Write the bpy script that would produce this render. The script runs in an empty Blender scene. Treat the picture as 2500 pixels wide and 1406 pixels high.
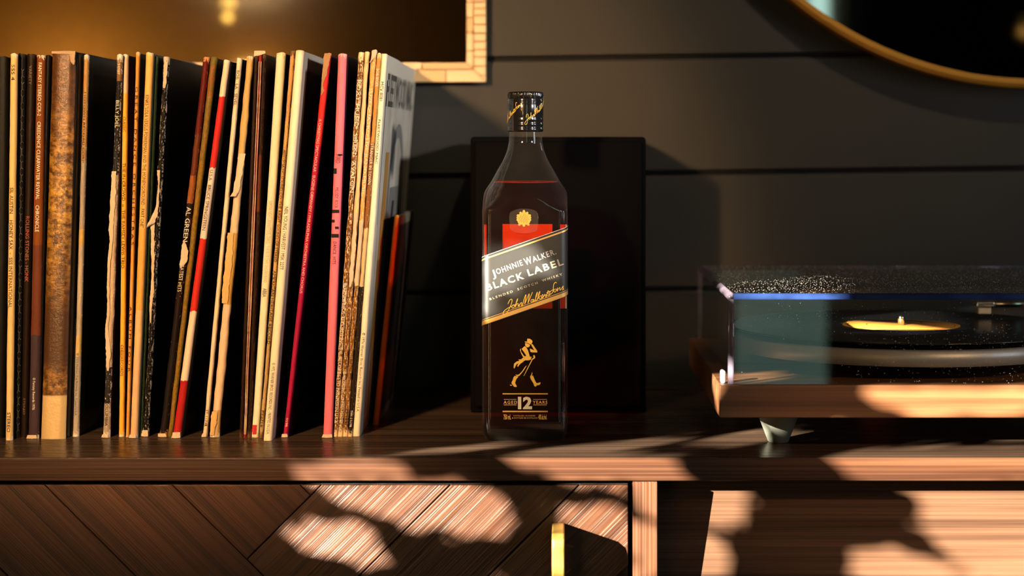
import bpy, bmesh, math, random
import numpy as np
from mathutils import Vector, Matrix
random.seed(7)
R = math.radians
scene = bpy.context.scene
COL = scene.collection

# ------------------------------------------------------------------ camera, world, sun, lights, exposure
F = 4600.0            # focal length in pixels of the 2500 px wide frame
VX, VY = 1370.0, 340.0  # where the depth direction vanishes
ZS = -0.248           # height of the cabinet top (camera height is 0)
cam_d = bpy.data.cameras.new('camera')
cam = bpy.data.objects.new('camera', cam_d); COL.objects.link(cam)
cam.rotation_euler = (R(90), 0, 0)
cam_d.sensor_width = 36; cam_d.lens = 36*F/2500
cam_d.shift_x = -(VX-1250)/2500; cam_d.shift_y = -(703-VY)/2500
cam_d.clip_start = 0.02
cam_d.dof.use_dof = True; cam_d.dof.focus_distance = 1.545; cam_d.dof.aperture_fstop = 4.2
scene.camera = cam
scene.view_settings.view_transform = 'Standard'
scene.view_settings.look = 'None'
scene.view_settings.gamma = 1
scene.view_settings.use_curve_mapping = False
scene.view_settings.exposure = 0.0
scene.cycles.use_denoising = True
scene.cycles.max_bounces = 10; scene.cycles.transparent_max_bounces = 24
scene.cycles.sample_clamp_indirect = 4.0
scene.cycles.caustics_reflective = False; scene.cycles.caustics_refractive = False

world = bpy.data.worlds.new('sky'); scene.world = world; world.use_nodes = True
wb = world.node_tree.nodes['Background']; wb.inputs[0].default_value = (0.45, 0.65, 1.0, 1); wb.inputs[1].default_value = 1.0

SUND = Vector((1.05, 1.0, -0.36)).normalized()
def light(name, kind, loc, aim, power, color, size=0.2, size_y=None):
    l = bpy.data.lights.new(name, kind); o = bpy.data.objects.new(name, l); COL.objects.link(o)
    o.location = loc
    if aim is not None:
        o.rotation_euler = (Vector(aim)-Vector(loc)).to_track_quat('-Z', 'Y').to_euler()
    l.energy = power; l.color = color
    if kind == 'AREA':
        l.shape = 'RECTANGLE'; l.size = size; l.size_y = size_y or size
    return o
sun = light('sun', 'SUN', (-3, -3, 2), None, 52.0, (1.0, 0.86, 0.68))
sun.rotation_euler = SUND.to_track_quat('-Z', 'Y').to_euler()
sun.data.angle = R(0.30)
key = light('warm_reading_lamp', 'SPOT', (-0.58, 0.25, 0.35), (-0.315, 1.567, 0.0), 138, (1.0, 0.60, 0.28))
key.data.spot_size = R(29); key.data.spot_blend = .5; key.data.shadow_soft_size = .045
wallamp = light('warm_ceiling_lamp', 'SPOT', (0.42, 0.90, 1.30), (0.22, 1.9, 0.42), 35, (1.0, 0.76, 0.48))
wallamp.data.spot_size = R(40); wallamp.data.spot_blend = .8; wallamp.data.shadow_soft_size = .05
plinth_fill = light('plinth_fill_spot', 'SPOT', (0.95, 0.15, 0.42), (0.33, 1.5, -0.195), 34, (1.0, 0.55, 0.26))  # added spot that brightens the record player's plinth
plinth_fill.data.spot_size = R(15); plinth_fill.data.spot_blend = .6; plinth_fill.data.shadow_soft_size = .03
cover_fill = light('cover_fill_spot', 'SPOT', (1.20, 0.45, 0.36), (-0.14, 1.72, 0.0), 90, (1.0, 0.93, 0.84))  # added narrow spot that brightens the pale sleeve cover
cover_fill.data.spot_size = R(14); cover_fill.data.spot_blend = .6; cover_fill.data.shadow_soft_size = .05
fill = light('daylight_fill', 'AREA', (1.75, 0.75, 0.20), (-0.1, 1.6, -0.1), 6.0, (0.80, 0.88, 1.0), 0.3, 0.7)

# ------------------------------------------------------------------ helpers
def P(x, y, Y): return Vector(((x-VX)/F*Y, Y, (VY-y)/F*Y))
def PX(x, Y): return (x-VX)/F*Y
def PZ(y, Y): return (VY-y)/F*Y
def lin(c):
    return tuple(((v/255)/12.92 if v/255 <= .04045 else ((v/255+.055)/1.055)**2.4) for v in c)+(1,)
def srgb(r, g, b): return lin((r, g, b))

def nmat(name):
    m = bpy.data.materials.new(name); m.use_nodes = True
    nt = m.node_tree; return m, nt, nt.nodes['Principled BSDF']
def link(nt, a, b): nt.links.new(a, b)
def node(nt, t, **kw):
    n = nt.nodes.new(t)
    for k, v in kw.items(): setattr(n, k, v)
    return n
def math_node(nt, op, a, b=None, clamp=False):
    n = node(nt, 'ShaderNodeMath', operation=op); n.use_clamp = clamp
    for i, v in enumerate((a, b)):
        if v is None: continue
        if isinstance(v, (int, float)): n.inputs[i].default_value = v
        else: link(nt, v, n.inputs[i])
    return n.outputs[0]
def mixc(nt, fac, a, b):
    n = node(nt, 'ShaderNodeMix', data_type='RGBA')
    if isinstance(fac, (int, float)): n.inputs[0].default_value = fac
    else: link(nt, fac, n.inputs[0])
    for i, v in ((6, a), (7, b)):
        if isinstance(v, tuple): n.inputs[i].default_value = v
        else: link(nt, v, n.inputs[i])
    return n.outputs[2]
def noise(nt, vec, scale, detail=3, rough=.55, mapscale=None):
    if mapscale:
        mp = node(nt, 'ShaderNodeMapping'); mp.inputs['Scale'].default_value = mapscale
        link(nt, vec, mp.inputs[0]); vec = mp.outputs[0]
    n = node(nt, 'ShaderNodeTexNoise'); n.inputs['Scale'].default_value = scale
    n.inputs['Detail'].default_value = detail; n.inputs['Roughness'].default_value = rough
    link(nt, vec, n.inputs['Vector']); return n.outputs['Fac']
def smooth(nt, v, a, b):
    n = node(nt, 'ShaderNodeMapRange'); n.inputs[1].default_value = a; n.inputs[2].default_value = b
    link(nt, v, n.inputs[0]); return n.outputs[0]
def bump(nt, bs, h, strength, dist=.001):
    n = node(nt, 'ShaderNodeBump'); n.inputs['Strength'].default_value = strength
    n.inputs['Distance'].default_value = dist
    link(nt, h, n.inputs['Height']); link(nt, n.outputs[0], bs.inputs['Normal'])

def plain(name, col, rough=.5, metal=0., var=.12, scale=60., spec=.5, coat=0., bumps=0.):
    m, nt, bs = nmat(name)
    tc = node(nt, 'ShaderNodeTexCoord')
    f = noise(nt, tc.outputs['Object'], scale)
    d = tuple(c*(1-var) for c in col[:3])+(1,); l = tuple(min(1, c*(1+var)) for c in col[:3])+(1,)
    link(nt, mixc(nt, f, d, l), bs.inputs['Base Color'])
    bs.inputs['Roughness'].default_value = rough; bs.inputs['Metallic'].default_value = metal
    bs.inputs['Specular IOR Level'].default_value = spec; bs.inputs['Coat Weight'].default_value = coat
    if bumps: bump(nt, bs, f, bumps)
    return m

def wood(name, dark, light_, rough=.38, grain=(1.2, 40, 40), fine=(3, 260, 260), bump_s=.25, spec=.5, coat=0.):
    m, nt, bs = nmat(name)
    tc = node(nt, 'ShaderNodeTexCoord')
    a = noise(nt, tc.outputs['Object'], 1.0, 4, .6, grain)
    b = noise(nt, tc.outputs['Object'], 1.0, 2, .6, fine)
    s = math_node(nt, 'ADD', math_node(nt, 'MULTIPLY', a, .65), math_node(nt, 'MULTIPLY', b, .35))
    link(nt, mixc(nt, smooth(nt, s, .36, .64), dark, light_), bs.inputs['Base Color'])
    link(nt, math_node(nt, 'ADD', math_node(nt, 'MULTIPLY', b, .25), rough-.12), bs.inputs['Roughness'])
    bs.inputs['Specular IOR Level'].default_value = spec; bs.inputs['Coat Weight'].default_value = coat
    bump(nt, bs, b, bump_s)
    return m

def clear(name, tint=(1, 1, 1), ior=1.45, rough=.03, haze=0.0, hazecol=(1, 1, 1), gloss=(1, 1, 1), edge=False):
    """thin clear sheet: straight-through tinted transmission plus fresnel gloss"""
    m = bpy.data.materials.new(name); m.use_nodes = True; nt = m.node_tree
    nt.nodes.remove(nt.nodes['Principled BSDF']); out = nt.nodes['Material Output']
    tr = node(nt, 'ShaderNodeBsdfTransparent'); tr.inputs[0].default_value = tint+(1,)
    gl = node(nt, 'ShaderNodeBsdfGlossy'); gl.inputs['Roughness'].default_value = rough; gl.inputs[0].default_value = gloss+(1,)
    fr = node(nt, 'ShaderNodeFresnel'); fr.inputs[0].default_value = ior
    body = tr.outputs[0]
    if haze:
        df = node(nt, 'ShaderNodeBsdfDiffuse'); df.inputs[0].default_value = hazecol+(1,)
        mh = node(nt, 'ShaderNodeMixShader')
        tc = node(nt, 'ShaderNodeTexCoord')
        lw_ = node(nt, 'ShaderNodeLayerWeight'); lw_.inputs[0].default_value = .5
        rimf = math_node(nt, 'ADD', math_node(nt, 'MULTIPLY', math_node(nt, 'POWER', lw_.outputs['Facing'], 3), 9 if edge else 0), 1)  # edge: paler haze at grazing angles paints bright glass rims
        hz = math_node(nt, 'MULTIPLY', math_node(nt, 'MULTIPLY', noise(nt, tc.outputs['Object'], 40, 3), haze*2), rimf)
        link(nt, hz, mh.inputs[0]); link(nt, tr.outputs[0], mh.inputs[1]); link(nt, df.outputs[0], mh.inputs[2]); body = mh.outputs[0]
    mx = node(nt, 'ShaderNodeMixShader')
    ge = node(nt, 'ShaderNodeNewGeometry')
    link(nt, math_node(nt, 'MULTIPLY', fr.outputs[0], math_node(nt, 'SUBTRACT', 1, ge.outputs['Backfacing'])), mx.inputs[0]); link(nt, body, mx.inputs[1]); link(nt, gl.outputs[0], mx.inputs[2])
    link(nt, mx.outputs[0], out.inputs[0]); return m

def glow(name, col, strength):
    m, nt, bs = nmat(name)
    tc = node(nt, 'ShaderNodeTexCoord'); f = noise(nt, tc.outputs['Object'], 3)
    link(nt, mixc(nt, f, tuple(c*.7 for c in col)+(1,), tuple(col)+(1,)), bs.inputs['Emission Color'])
    bs.inputs['Emission Strength'].default_value = strength
    bs.inputs['Base Color'].default_value = (.02, .02, .02, 1)
    return m

def obj(name, verts, faces, mat, parent=None, smooth_=False, mats=None, uvs=None):
    me = bpy.data.meshes.new(name); me.from_pydata([tuple(v) for v in verts], [], faces); me.update()
    if mats:
        for m in mats: me.materials.append(m)
    elif mat: me.materials.append(mat)
    if smooth_:
        me.polygons.foreach_set('use_smooth', [True]*len(me.polygons))
    if uvs:
        uvl = me.uv_layers.new(name='UVMap')
        for lp in me.loops: uvl.data[lp.index].uv = uvs[lp.vertex_index]
    o = bpy.data.objects.new(name, me); COL.objects.link(o)
    if parent: o.parent = parent
    return o
def empty(name, loc=(0, 0, 0), rz=0, parent=None):
    o = bpy.data.objects.new(name, None); COL.objects.link(o); o.location = loc; o.rotation_euler = (0, 0, rz)
    o.empty_display_size = .02
    if parent: o.parent = parent
    return o
def tag(o, label=None, cat=None, group=None, kind=None):
    if label: o['label'] = label
    if cat: o['category'] = cat
    if group: o['group'] = group
    if kind: o['kind'] = kind
    return o
BF = [(0, 3, 2, 1), (4, 5, 6, 7), (0, 1, 5, 4), (1, 2, 6, 5), (2, 3, 7, 6), (3, 0, 4, 7)]
def box_vf(x0, x1, y0, y1, z0, z1):
    return [(x0, y0, z0), (x1, y0, z0), (x1, y1, z0), (x0, y1, z0), (x0, y0, z1), (x1, y0, z1), (x1, y1, z1), (x0, y1, z1)], BF
def box(name, x0, x1, y0, y1, z0, z1, mat, parent=None, bev=0., seg=2, origin=None):
    c = Vector(origin) if origin is not None else Vector(((x0+x1)/2, (y0+y1)/2, z0))
    v, f = box_vf(x0-c.x, x1-c.x, y0-c.y, y1-c.y, z0-c.z, z1-c.z)
    o = obj(name, v, f, mat, parent)
    o.location = c if parent is None else c-world_loc(parent)
    if bev:
        b = o.modifiers.new('bevel', 'BEVEL'); b.width = bev; b.segments = seg; b.limit_method = 'ANGLE'
        o.data.polygons.foreach_set('use_smooth', [True]*len(o.data.polygons))
        w = o.modifiers.new('normals', 'WEIGHTED_NORMAL'); w.keep_sharp = True
    return o
def world_loc(o):
    l = Vector((0, 0, 0))
    while o is not None:
        l += Vector(o.location); o = o.parent
    return l
def lathe(name, prof, mat, parent=None, n=48, loc=(0, 0, 0), mod=None, cap=True):
    vs, fs = [], []
    for j, (r, z) in enumerate(prof):
        for i in range(n):
            t = 2*math.pi*i/n; rr = r if mod is None else mod(r, t, z, j)
            vs.append((rr*math.cos(t), rr*math.sin(t), z))
    for j in range(len(prof)-1):
        for i in range(n):
            a = j*n+i; b = j*n+(i+1) % n; fs.append((a, b, b+n, a+n))
    if cap:
        fs.append(tuple(range(n-1, -1, -1))); fs.append(tuple((len(prof)-1)*n+i for i in range(n)))
    o = obj(name, vs, fs, mat, parent, True); o.location = loc
    return o
def prism(name, pts, y0, y1, mat, parent=None, loc=(0, 0, 0), bev=0.):
    """polygon pts in x,z pushed from y0 to y1"""
    n = len(pts)
    vs = [(x, y0, z) for x, z in pts]+[(x, y1, z) for x, z in pts]
    area = sum(pts[i][0]*pts[(i+1) % n][1]-pts[(i+1) % n][0]*pts[i][1] for i in range(n))
    fs = [tuple(range(n)), tuple(range(2*n-1, n-1, -1))]+[(i, i+n, (i+1) % n+n, (i+1) % n) for i in range(n)]
    if area < 0: fs = [tuple(reversed(f)) for f in fs]
    o = obj(name, vs, fs, mat, parent); o.location = loc
    if bev:
        b = o.modifiers.new('bevel', 'BEVEL'); b.width = bev; b.segments = 2; b.limit_method = 'ANGLE'
    return o

_tx = {}
def text_geo(s, bold=0., shear=0., spacing=1.):
    """mesh of the words, scaled so that x runs 0..1 and the capital height is 1"""
    k = (s, bold, shear, spacing)
    if k in _tx: return _tx[k]
    def mk(st):
        c = bpy.data.curves.new('t', 'FONT'); c.body = st; c.offset = bold; c.shear = shear; c.space_character = spacing
        c.resolution_u = 2; c.fill_mode = 'FRONT'
        o = bpy.data.objects.new('t', c); COL.objects.link(o)
        dg = bpy.context.evaluated_depsgraph_get(); dg.update()
        me = bpy.data.meshes.new_from_object(o.evaluated_get(dg))
        v = [tuple(p.co) for p in me.vertices]; f = [tuple(p.vertices) for p in me.polygons]
        bpy.data.objects.remove(o); bpy.data.curves.remove(c); bpy.data.meshes.remove(me)
        return v, f
    v, f = mk(s); h, _ = mk('H')
    cap = max(p[1] for p in h)
    x0 = min(p[0] for p in v); x1 = max(p[0] for p in v)
    v = [((p[0]-x0)/(x1-x0), p[1]/cap) for p in v]
    _tx[k] = (v, f); return _tx[k]
def text_on(name, items, fn, mat, parent, subdiv=0.):
    if subdiv:
        bm = bmesh.new()
        for (s, bold, shear, sp, o2, d2, u2) in items:
            v, f = text_geo(s, bold, shear, sp)
            vv = [bm.verts.new((o2[0]+d2[0]*a+u2[0]*t, o2[1]+d2[1]*a+u2[1]*t, 0)) for a, t in v]
            for q in f:
                try: bm.faces.new([vv[i] for i in q])
                except ValueError: pass
        for _ in range(4):
            bmesh.ops.triangulate(bm, faces=bm.faces)
            es = [e for e in bm.edges if e.calc_length() > subdiv]
            if not es: break
            bmesh.ops.subdivide_edges(bm, edges=es, cuts=1)
        bmesh.ops.triangulate(bm, faces=bm.faces)
        bm.verts.index_update()
        V = [fn(v.co.x, v.co.y) for v in bm.verts]; Fc = [tuple(v.index for v in f.verts) for f in bm.faces]
        bm.free(); return obj(name, V, Fc, mat, parent)
    """items: (words, bold, shear, spacing, origin2d, dir2d (length vector), up2d); fn maps 2d -> 3d"""
    V, Fc = [], []
    for (s, bold, shear, sp, o2, d2, u2) in items:
        v, f = text_geo(s, bold, shear, sp); b = len(V)
        for (a, t) in v: V.append(fn(o2[0]+d2[0]*a+u2[0]*t, o2[1]+d2[1]*a+u2[1]*t))
        Fc += [tuple(i+b for i in q) for q in f]
    return obj(name, V, Fc, mat, parent)

# ------------------------------------------------------------------ materials
M_wood = wood('dark_walnut_stain', (.036, .014, .007, 1), (.135, .058, .028, 1), .40, (1.2, 60, 60), (3, 480, 480), .3, spec=.3)
M_woodv = wood('dark_walnut_upright_grain', (.036, .014, .007, 1), (.135, .058, .028, 1), .36, (60, 60, 1.2), (620, 620, 3), .8, spec=.45)
M_woodp = wood('dark_walnut_panel', (.034, .016, .009, 1), (.125, .066, .037, 1), .55, (1.2, 50, 50), (3, 480, 480), .25, spec=.15)
M_woodtop = wood('dark_walnut_polished_top', (.028, .017, .011, 1), (.125, .080, .054, 1), .27, bump_s=.12)
M_plank = wood('brushed_walnut_plank', (.022, .0075, .004, 1), (.120, .047, .021, 1), .34, (2, 90, 90), (4, 850, 850), .6)
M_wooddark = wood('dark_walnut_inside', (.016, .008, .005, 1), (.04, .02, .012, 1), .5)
M_plinth = wood('honey_walnut_veneer', (.10, .036, .013, 1), (.22, .098, .042, 1), .42, (2.5, 70, 70), (3, 300, 300), .1)
M_wall = plain('charcoal_board_paint', (.034, .030, .0225, 1), .7, var=.2, scale=9, bumps=.1)
M_gap = plain('dark_gap', (.006, .005, .004, 1), .9)
M_black = plain('black_satin', (.003, .003, .003, 1), .8, spec=.02)
M_blackcloth = plain('black_grille_cloth', (.0025, .002, .002, 1), .7, scale=900, bumps=.4, spec=.03)
M_brass = plain('brushed_brass', (.90, .56, .13, 1), .34, .75, scale=30)
M_goldpaint = plain('gold_rim', (.66, .30, .035, 1), .42, .35, scale=30)
M_frame = plain('pale_bone_inlay', (.80, .56, .30, 1), .5, var=.2, scale=45)
M_frameb = plain('amber_bone_inlay', (.68, .43, .19, 1), .5, var=.2, scale=45)
M_chrome = plain('polished_metal', (.85, .85, .84, 1), .16, 1.0)
M_alu = plain('satin_aluminium', (.40, .39, .37, 1), .42, .45, var=.2, scale=14)
M_vinyl = plain('black_vinyl', (.008, .008, .009, 1), .22)
M_rubber = plain('grey_green_rubber', (.20, .22, .18, 1), .55)
M_orange = plain('orange_record_paper', (.62, .27, .04, 1), .5, scale=25)
M_print_dark = plain('dark_print', (.012, .008, .005, 1), .7, spec=.15)
M_print_light = plain('pale_print', (.75, .66, .50, 1), .6)
M_print_gold = plain('gold_print', (1.0, .62, .10, 1), .45, 0., var=.05)
M_print_white = plain('silver_print', (.86, .84, .80, 1), .4)
M_lp = plain('label_print', (.34, .30, .22, 1), .4)
M_lpw = plain('label_print_silver', (.32, .31, .29, 1), .4)
M_foil = plain('gold_foil', (.82, .50, .16, 1), .36, .55)
M_labelblack = plain('black_satin_label', (.016, .017, .0165, 1), .46, var=.15, scale=200)
M_mirror, _nt, _b = nmat('silvered_glass')
_b.inputs['Metallic'].default_value = 1; _b.inputs['Roughness'].default_value = .03
_tc = node(_nt, 'ShaderNodeTexCoord'); link(_nt, mixc(_nt, noise(_nt, _tc.outputs['Object'], 5), (.70, .70, .68, 1), (.78, .78, .76, 1)), _b.inputs['Base Color'])
M_smoked = plain('dark_antique_mirror', (.46, .45, .43, 1), .03, 1.0)
M_floor = wood('floor_boards_wood', (.03, .016, .009, 1), (.07, .04, .02, 1), .4)
M_roomwall = plain('ochre_wall_paint', (.30, .17, .05, 1), .8, scale=2)
M_ceil = plain('ceiling_paint', (.12, .11, .10, 1), .9, scale=2)

# ------------------------------------------------------------------ the room
X0, X1, YF, YB, ZF, ZC = -2.2, 2.0, -2.5, 1.9, -1.0, 1.6
def structure(o, label=None): o['kind'] = 'structure'; return o
structure(box('floor', X0-.05, X1+.05, YF-.05, YB+.1, ZF-.05, ZF, M_floor))
structure(box('ceiling', X0-.05, X1+.05, YF-.05, YB+.1, ZC, ZC+.05, M_ceil))
structure(box('wall_right', X1, X1+.05, YF, YB+.1, ZF, ZC, M_ceil))
structure(box('wall_front', X0, X1, YF-.05, YF, ZF, ZC, M_roomwall))
wall = empty('wall_back', (0, YB, ZF)); structure(wall)
box('backing', X0, X1, YB+.006, YB+.06, ZF, ZC, M_gap, wall)
TILT = -math.atan(.0135)
pitch = 284/F*YB
z_line = PZ(140.5, YB)      # joint height at x=1500 px
for k in range(-8, 14):
    za = z_line+pitch*k+.0026; zb = z_line+pitch*(k+1)-.0026
    if zb < ZF+.02 or za > ZC-.03: continue
    b = box('board', X0+.02, X1-.02, YB, YB+.012, za, zb, M_wall, wall, .0012, 1, origin=(PX(1500, YB), YB, za))
    b.rotation_euler = (0, TILT, 0)

# left wall; its added slot bounds the sun to the lit patches
U = Vector((SUND.y, -SUND.x, 0)).normalized()
W = U.cross(SUND).normalized()
if W.z < 0: W = -W
def ab(p): return (p.dot(U), p.dot(W))
A0, A1, B0, B1 = -1.236, -.70, -.16, .188
def on_left_wall(a, b):
    # point G with X = X0, U.G = a, W.G = b
    y = (a-U.x*X0)/U.y; z = (b-W.x*X0-W.y*y)/W.z
    return y, z
ya, _ = on_left_wall(A1, 0); yb, _ = on_left_wall(A0, 0)
zb_lo = on_left_wall((A0+A1)/2, B0)[1]; zb_hi = on_left_wall((A0+A1)/2, B1)[1]
wl = empty('wall_left', (X0, 0, ZF)); structure(wl)
box('wall_panel', X0-.012, X0, YF, YB+.1, ZF, zb_lo, M_roomwall, wl)
box('wall_panel', X0-.012, X0, YF, YB+.1, zb_hi, ZC, M_roomwall, wl)
box('wall_panel', X0-.012, X0, YF, ya, zb_lo, zb_hi, M_roomwall, wl)
box('wall_panel', X0-.012, X0, yb, YB+.1, zb_lo, zb_hi, M_roomwall, wl)

# ------------------------------------------------------------------ cabinet
YE = 1.468                      # front edge of the top
YD = 1.472                      # drawer face
ztop_b = PZ(1174, YE)
top = box('cabinet_top', -1.0, 1.1, YE, 1.888, ztop_b, ZS, M_woodtop, None, .0009, 2)
top.data.materials.append(M_wood)
for p in top.data.polygons:
    if p.normal.y < -.5 or p.normal.z < -.5: p.material_index = 1
tag(top, 'long dark walnut sideboard top carrying records, bottle and record player', 'sideboard top')
cab = empty('sideboard', (0, 1.65, ZF)); tag(cab, 'dark walnut sideboard body with herringbone drawer and open bay', 'sideboard')
zc0 = -.62
z_under = ztop_b-.0001
xdl, xdr = PX(1545, YE), PX(1605, YE)
box('divider', xdl, xdr, YE, 1.87, zc0, PZ(1176, YE), M_woodv, cab, .0006, 1, origin=((xdl+xdr)/2, 1.6, zc0)).rotation_euler = (0, 0, 0)
box('side_panel', -.98, -.96, YE, 1.87, zc0, z_under, M_wood, cab)
box('side_panel', 1.06, 1.08, YE, 1.87, zc0, z_under, M_wood, cab)
box('bottom_panel', -.959, 1.059, YE+.002, 1.87, zc0-.02, zc0-.0005, M_wood, cab)
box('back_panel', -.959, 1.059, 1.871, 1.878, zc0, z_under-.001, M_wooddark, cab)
for lx in (-.9, 1.0):
    for ly in (1.52, 1.82):
        l = lathe('leg', [(.012, ZF), (.02, zc0-.0201)], M_wood, cab, 20, (0, 0, 0)); l.location = Vector((lx, ly, 0))-world_loc(cab)
# grain of the divider runs upright: texture space follows the object's own axes
def clip(poly, nx, nz, c):
    out = []
    for i in range(len(poly)):
        p, q = poly[i], poly[(i+1) % len(poly)]
        dp = nx*p[0]+nz*p[1]-c; dq = nx*q[0]+nz*q[1]-c
        if dp <= 0: out.append(p)
        if (dp < 0 < dq) or (dq < 0 < dp):
            t = dp/(dp-dq); out.append((p[0]+t*(q[0]-p[0]), p[1]+t*(q[1]-p[1])))
    return out
drawer = empty('drawer', (0, 0, 0)); drawer.parent = cab; drawer.location = Vector((PX(1000, YD), YD, zc0+.22))-world_loc(cab)
dx0, dx1 = -.955, PX(1533, YD); dz0, dz1 = zc0+.01, PZ(1184, YD)
box('drawer_front', dx0, dx1, YD+.004, YD+.02, dz0, dz1, M_gap, drawer)
RB = [(dx0, dz0), (dx1, dz0), (dx1, dz1), (dx0, dz1)]
S2 = math.sqrt(.5); g = .0007
zt = PZ(1183, YD)
def Lc(k): return PX(420+312*k, YD)+zt          # L lines: x + z = const
def Rc(k): return PX(785+315*k, YD)-zt          # R lines: x - z = const
def plank(poly, ang):
    if len(poly) < 3: return
    cx = sum(p[0] for p in poly)/len(poly); cz = sum(p[1] for p in poly)/len(poly)
    ca, sa = math.cos(-ang), math.sin(-ang)
    loc = [((x-cx)*ca-(z-cz)*sa, (x-cx)*sa+(z-cz)*ca) for x, z in poly]
    o = prism('plank', loc, 0, .006, M_plank, drawer, bev=.0004)
    o.location = Vector((cx, YD-random.uniform(0, .0005), cz))-world_loc(drawer)
    o.rotation_euler = (0, -ang, 0)
for k in range(-3, 3):      # planks rising to the right
    p = clip(RB, 1, -1, Rc(k+1)-g); p = clip(p, -1, 1, -(Rc(k)+g)); p = clip(p, -1, -1, -(Lc(-k)+g))
    plank(p, R(45))
for k in range(-3, 7):      # planks falling to the right, ending at a rising plank
    # between L line (1-k-1) and (1-k); bounded by R line k
    p = clip(RB, 1, 1, Lc(-k+1)-g); p = clip(p, -1, -1, -(Lc(-k)+g)); p = clip(p, 1, -1, Rc(k)-g)
    plank(p, R(-45))
hx0, hx1 = PX(1348, YD), PX(1378, YD)
hz = PZ(1276, YD)
hb = empty('handle', (0, 0, 0), parent=drawer); hb.location = Vector(((hx0+hx1)/2, YD, hz-.08))-world_loc(drawer)
w2 = (hx1-hx0)/2
pts = [(0, .08), (-.040, .08), (-.046, .077), (-.0475, .071), (-.0475, -.071), (-.046, -.077), (-.040, -.08), (0, -.08), (0, -.067), (-.031, -.067), (-.031, .067), (0, .067)]
vs = [(-w2, y, z) for y, z in pts]+[(w2, y, z) for y, z in pts]; n = len(pts)
fs = [tuple(range(n)), tuple(range(2*n-1, n-1, -1))]+[(i, i+n, (i+1) % n+n, (i+1) % n) for i in range(n)]
h = obj('handle_bar', vs, fs, M_brass, None)
bpy.data.objects.remove(hb)
h.name = 'handle'; h.parent = drawer; h.location = Vector(((hx0+hx1)/2, YD-.0006, hz-.08))-world_loc(drawer)
bm = bmesh.new(); bm.from_mesh(h.data); bmesh.ops.recalc_face_normals(bm, faces=bm.faces); bm.to_mesh(h.data); bm.free()
b_ = h.modifiers.new('bevel', 'BEVEL'); b_.width = .0012; b_.segments = 3; b_.limit_method = 'ANGLE'
h['label'] = 'brass bar handle'

# right bay: a tilted drop front set back under the top
def panel_Y(z): return 1.5135+(z-PZ(1210, 1.513))*.16
vz0, vz1 = zc0+.01, PZ(1181, YE)
v, f = box_vf(xdr+.001, 1.058, 0, .014, 0, 1)
vs = []
for (x, y, z) in v:
    zz = vz0+(vz1-vz0)*z; vs.append((x-.5, panel_Y(zz)+y-1.5, zz-vz0))
o = obj('drop_front', vs, f, M_woodp, cab); o.location = Vector((.5, 1.5, vz0))-world_loc(cab)
o['label'] = 'set back slanting front panel'

# ------------------------------------------------------------------ record sleeves
LX = 1140.8
def spine_mat(name, bands, wear, amt, wscale=1., streak=.35, rough=.45, dark=None):
    m, nt, bs = nmat(name)
    uv = node(nt, 'ShaderNodeUVMap'); uv.uv_map = 'UVMap'
    sep = node(nt, 'ShaderNodeSeparateXYZ'); link(nt, uv.outputs[0], sep.inputs[0])
    u, v = sep.outputs[0], sep.outputs[1]
    wob = noise(nt, uv.outputs[0], 1., 2, .5, (3, 60, 1))
    vv = math_node(nt, 'ADD', v, math_node(nt, 'MULTIPLY', math_node(nt, 'SUBTRACT', wob, .5), .012))
    ramp = node(nt, 'ShaderNodeValToRGB'); cr = ramp.color_ramp; cr.interpolation = 'CONSTANT'
    while len(cr.elements) > 1: cr.elements.remove(cr.elements[0])
    bands = sorted(bands, key=lambda t: t[0])
    cr.elements[0].position = 0; cr.elements[0].color = bands[0][1]
    for p, c in bands[1:]:
        e = cr.elements.new(min(.999, p)); e.color = c
    link(nt, vv, ramp.inputs[0])
    n1 = noise(nt, uv.outputs[0], wscale, 5, .65, (4, 55, 1))
    n2 = noise(nt, uv.outputs[0], wscale, 3, .6, (9, 190, 1))
    edge = math_node(nt, 'POWER', math_node(nt, 'ABSOLUTE', math_node(nt, 'SUBTRACT', math_node(nt, 'MULTIPLY', u, 2), 1)), 3)
    ends = math_node(nt, 'MAXIMUM', smooth(nt, v, .975, 1.0), smooth(nt, v, .022, 0.0))
    s = math_node(nt, 'ADD', math_node(nt, 'MULTIPLY', n1, .6), math_node(nt, 'MULTIPLY', n2, .4))
    s = math_node(nt, 'ADD', s, math_node(nt, 'MULTIPLY', edge, .10))
    s = math_node(nt, 'ADD', s, math_node(nt, 'MULTIPLY', ends, .22))
    th = .80-amt
    mask = smooth(nt, s, th-.012, th+.012)
    col = mixc(nt, mask, ramp.outputs[0], wear)
    n3 = noise(nt, uv.outputs[0], 1, 4, .6, (2, 18, 1))
    col2 = mixc(nt, math_node(nt, 'MULTIPLY', smooth(nt, n3, .35, .75), streak), col, dark or (.010, .005, .002, 1))
    link(nt, col2, bs.inputs['Base Color'])
    bs.inputs['Roughness'].default_value = rough; bs.inputs['Specular IOR Level'].default_value = .10
    bump(nt, bs, s, .4, .0006)
    return m
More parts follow.
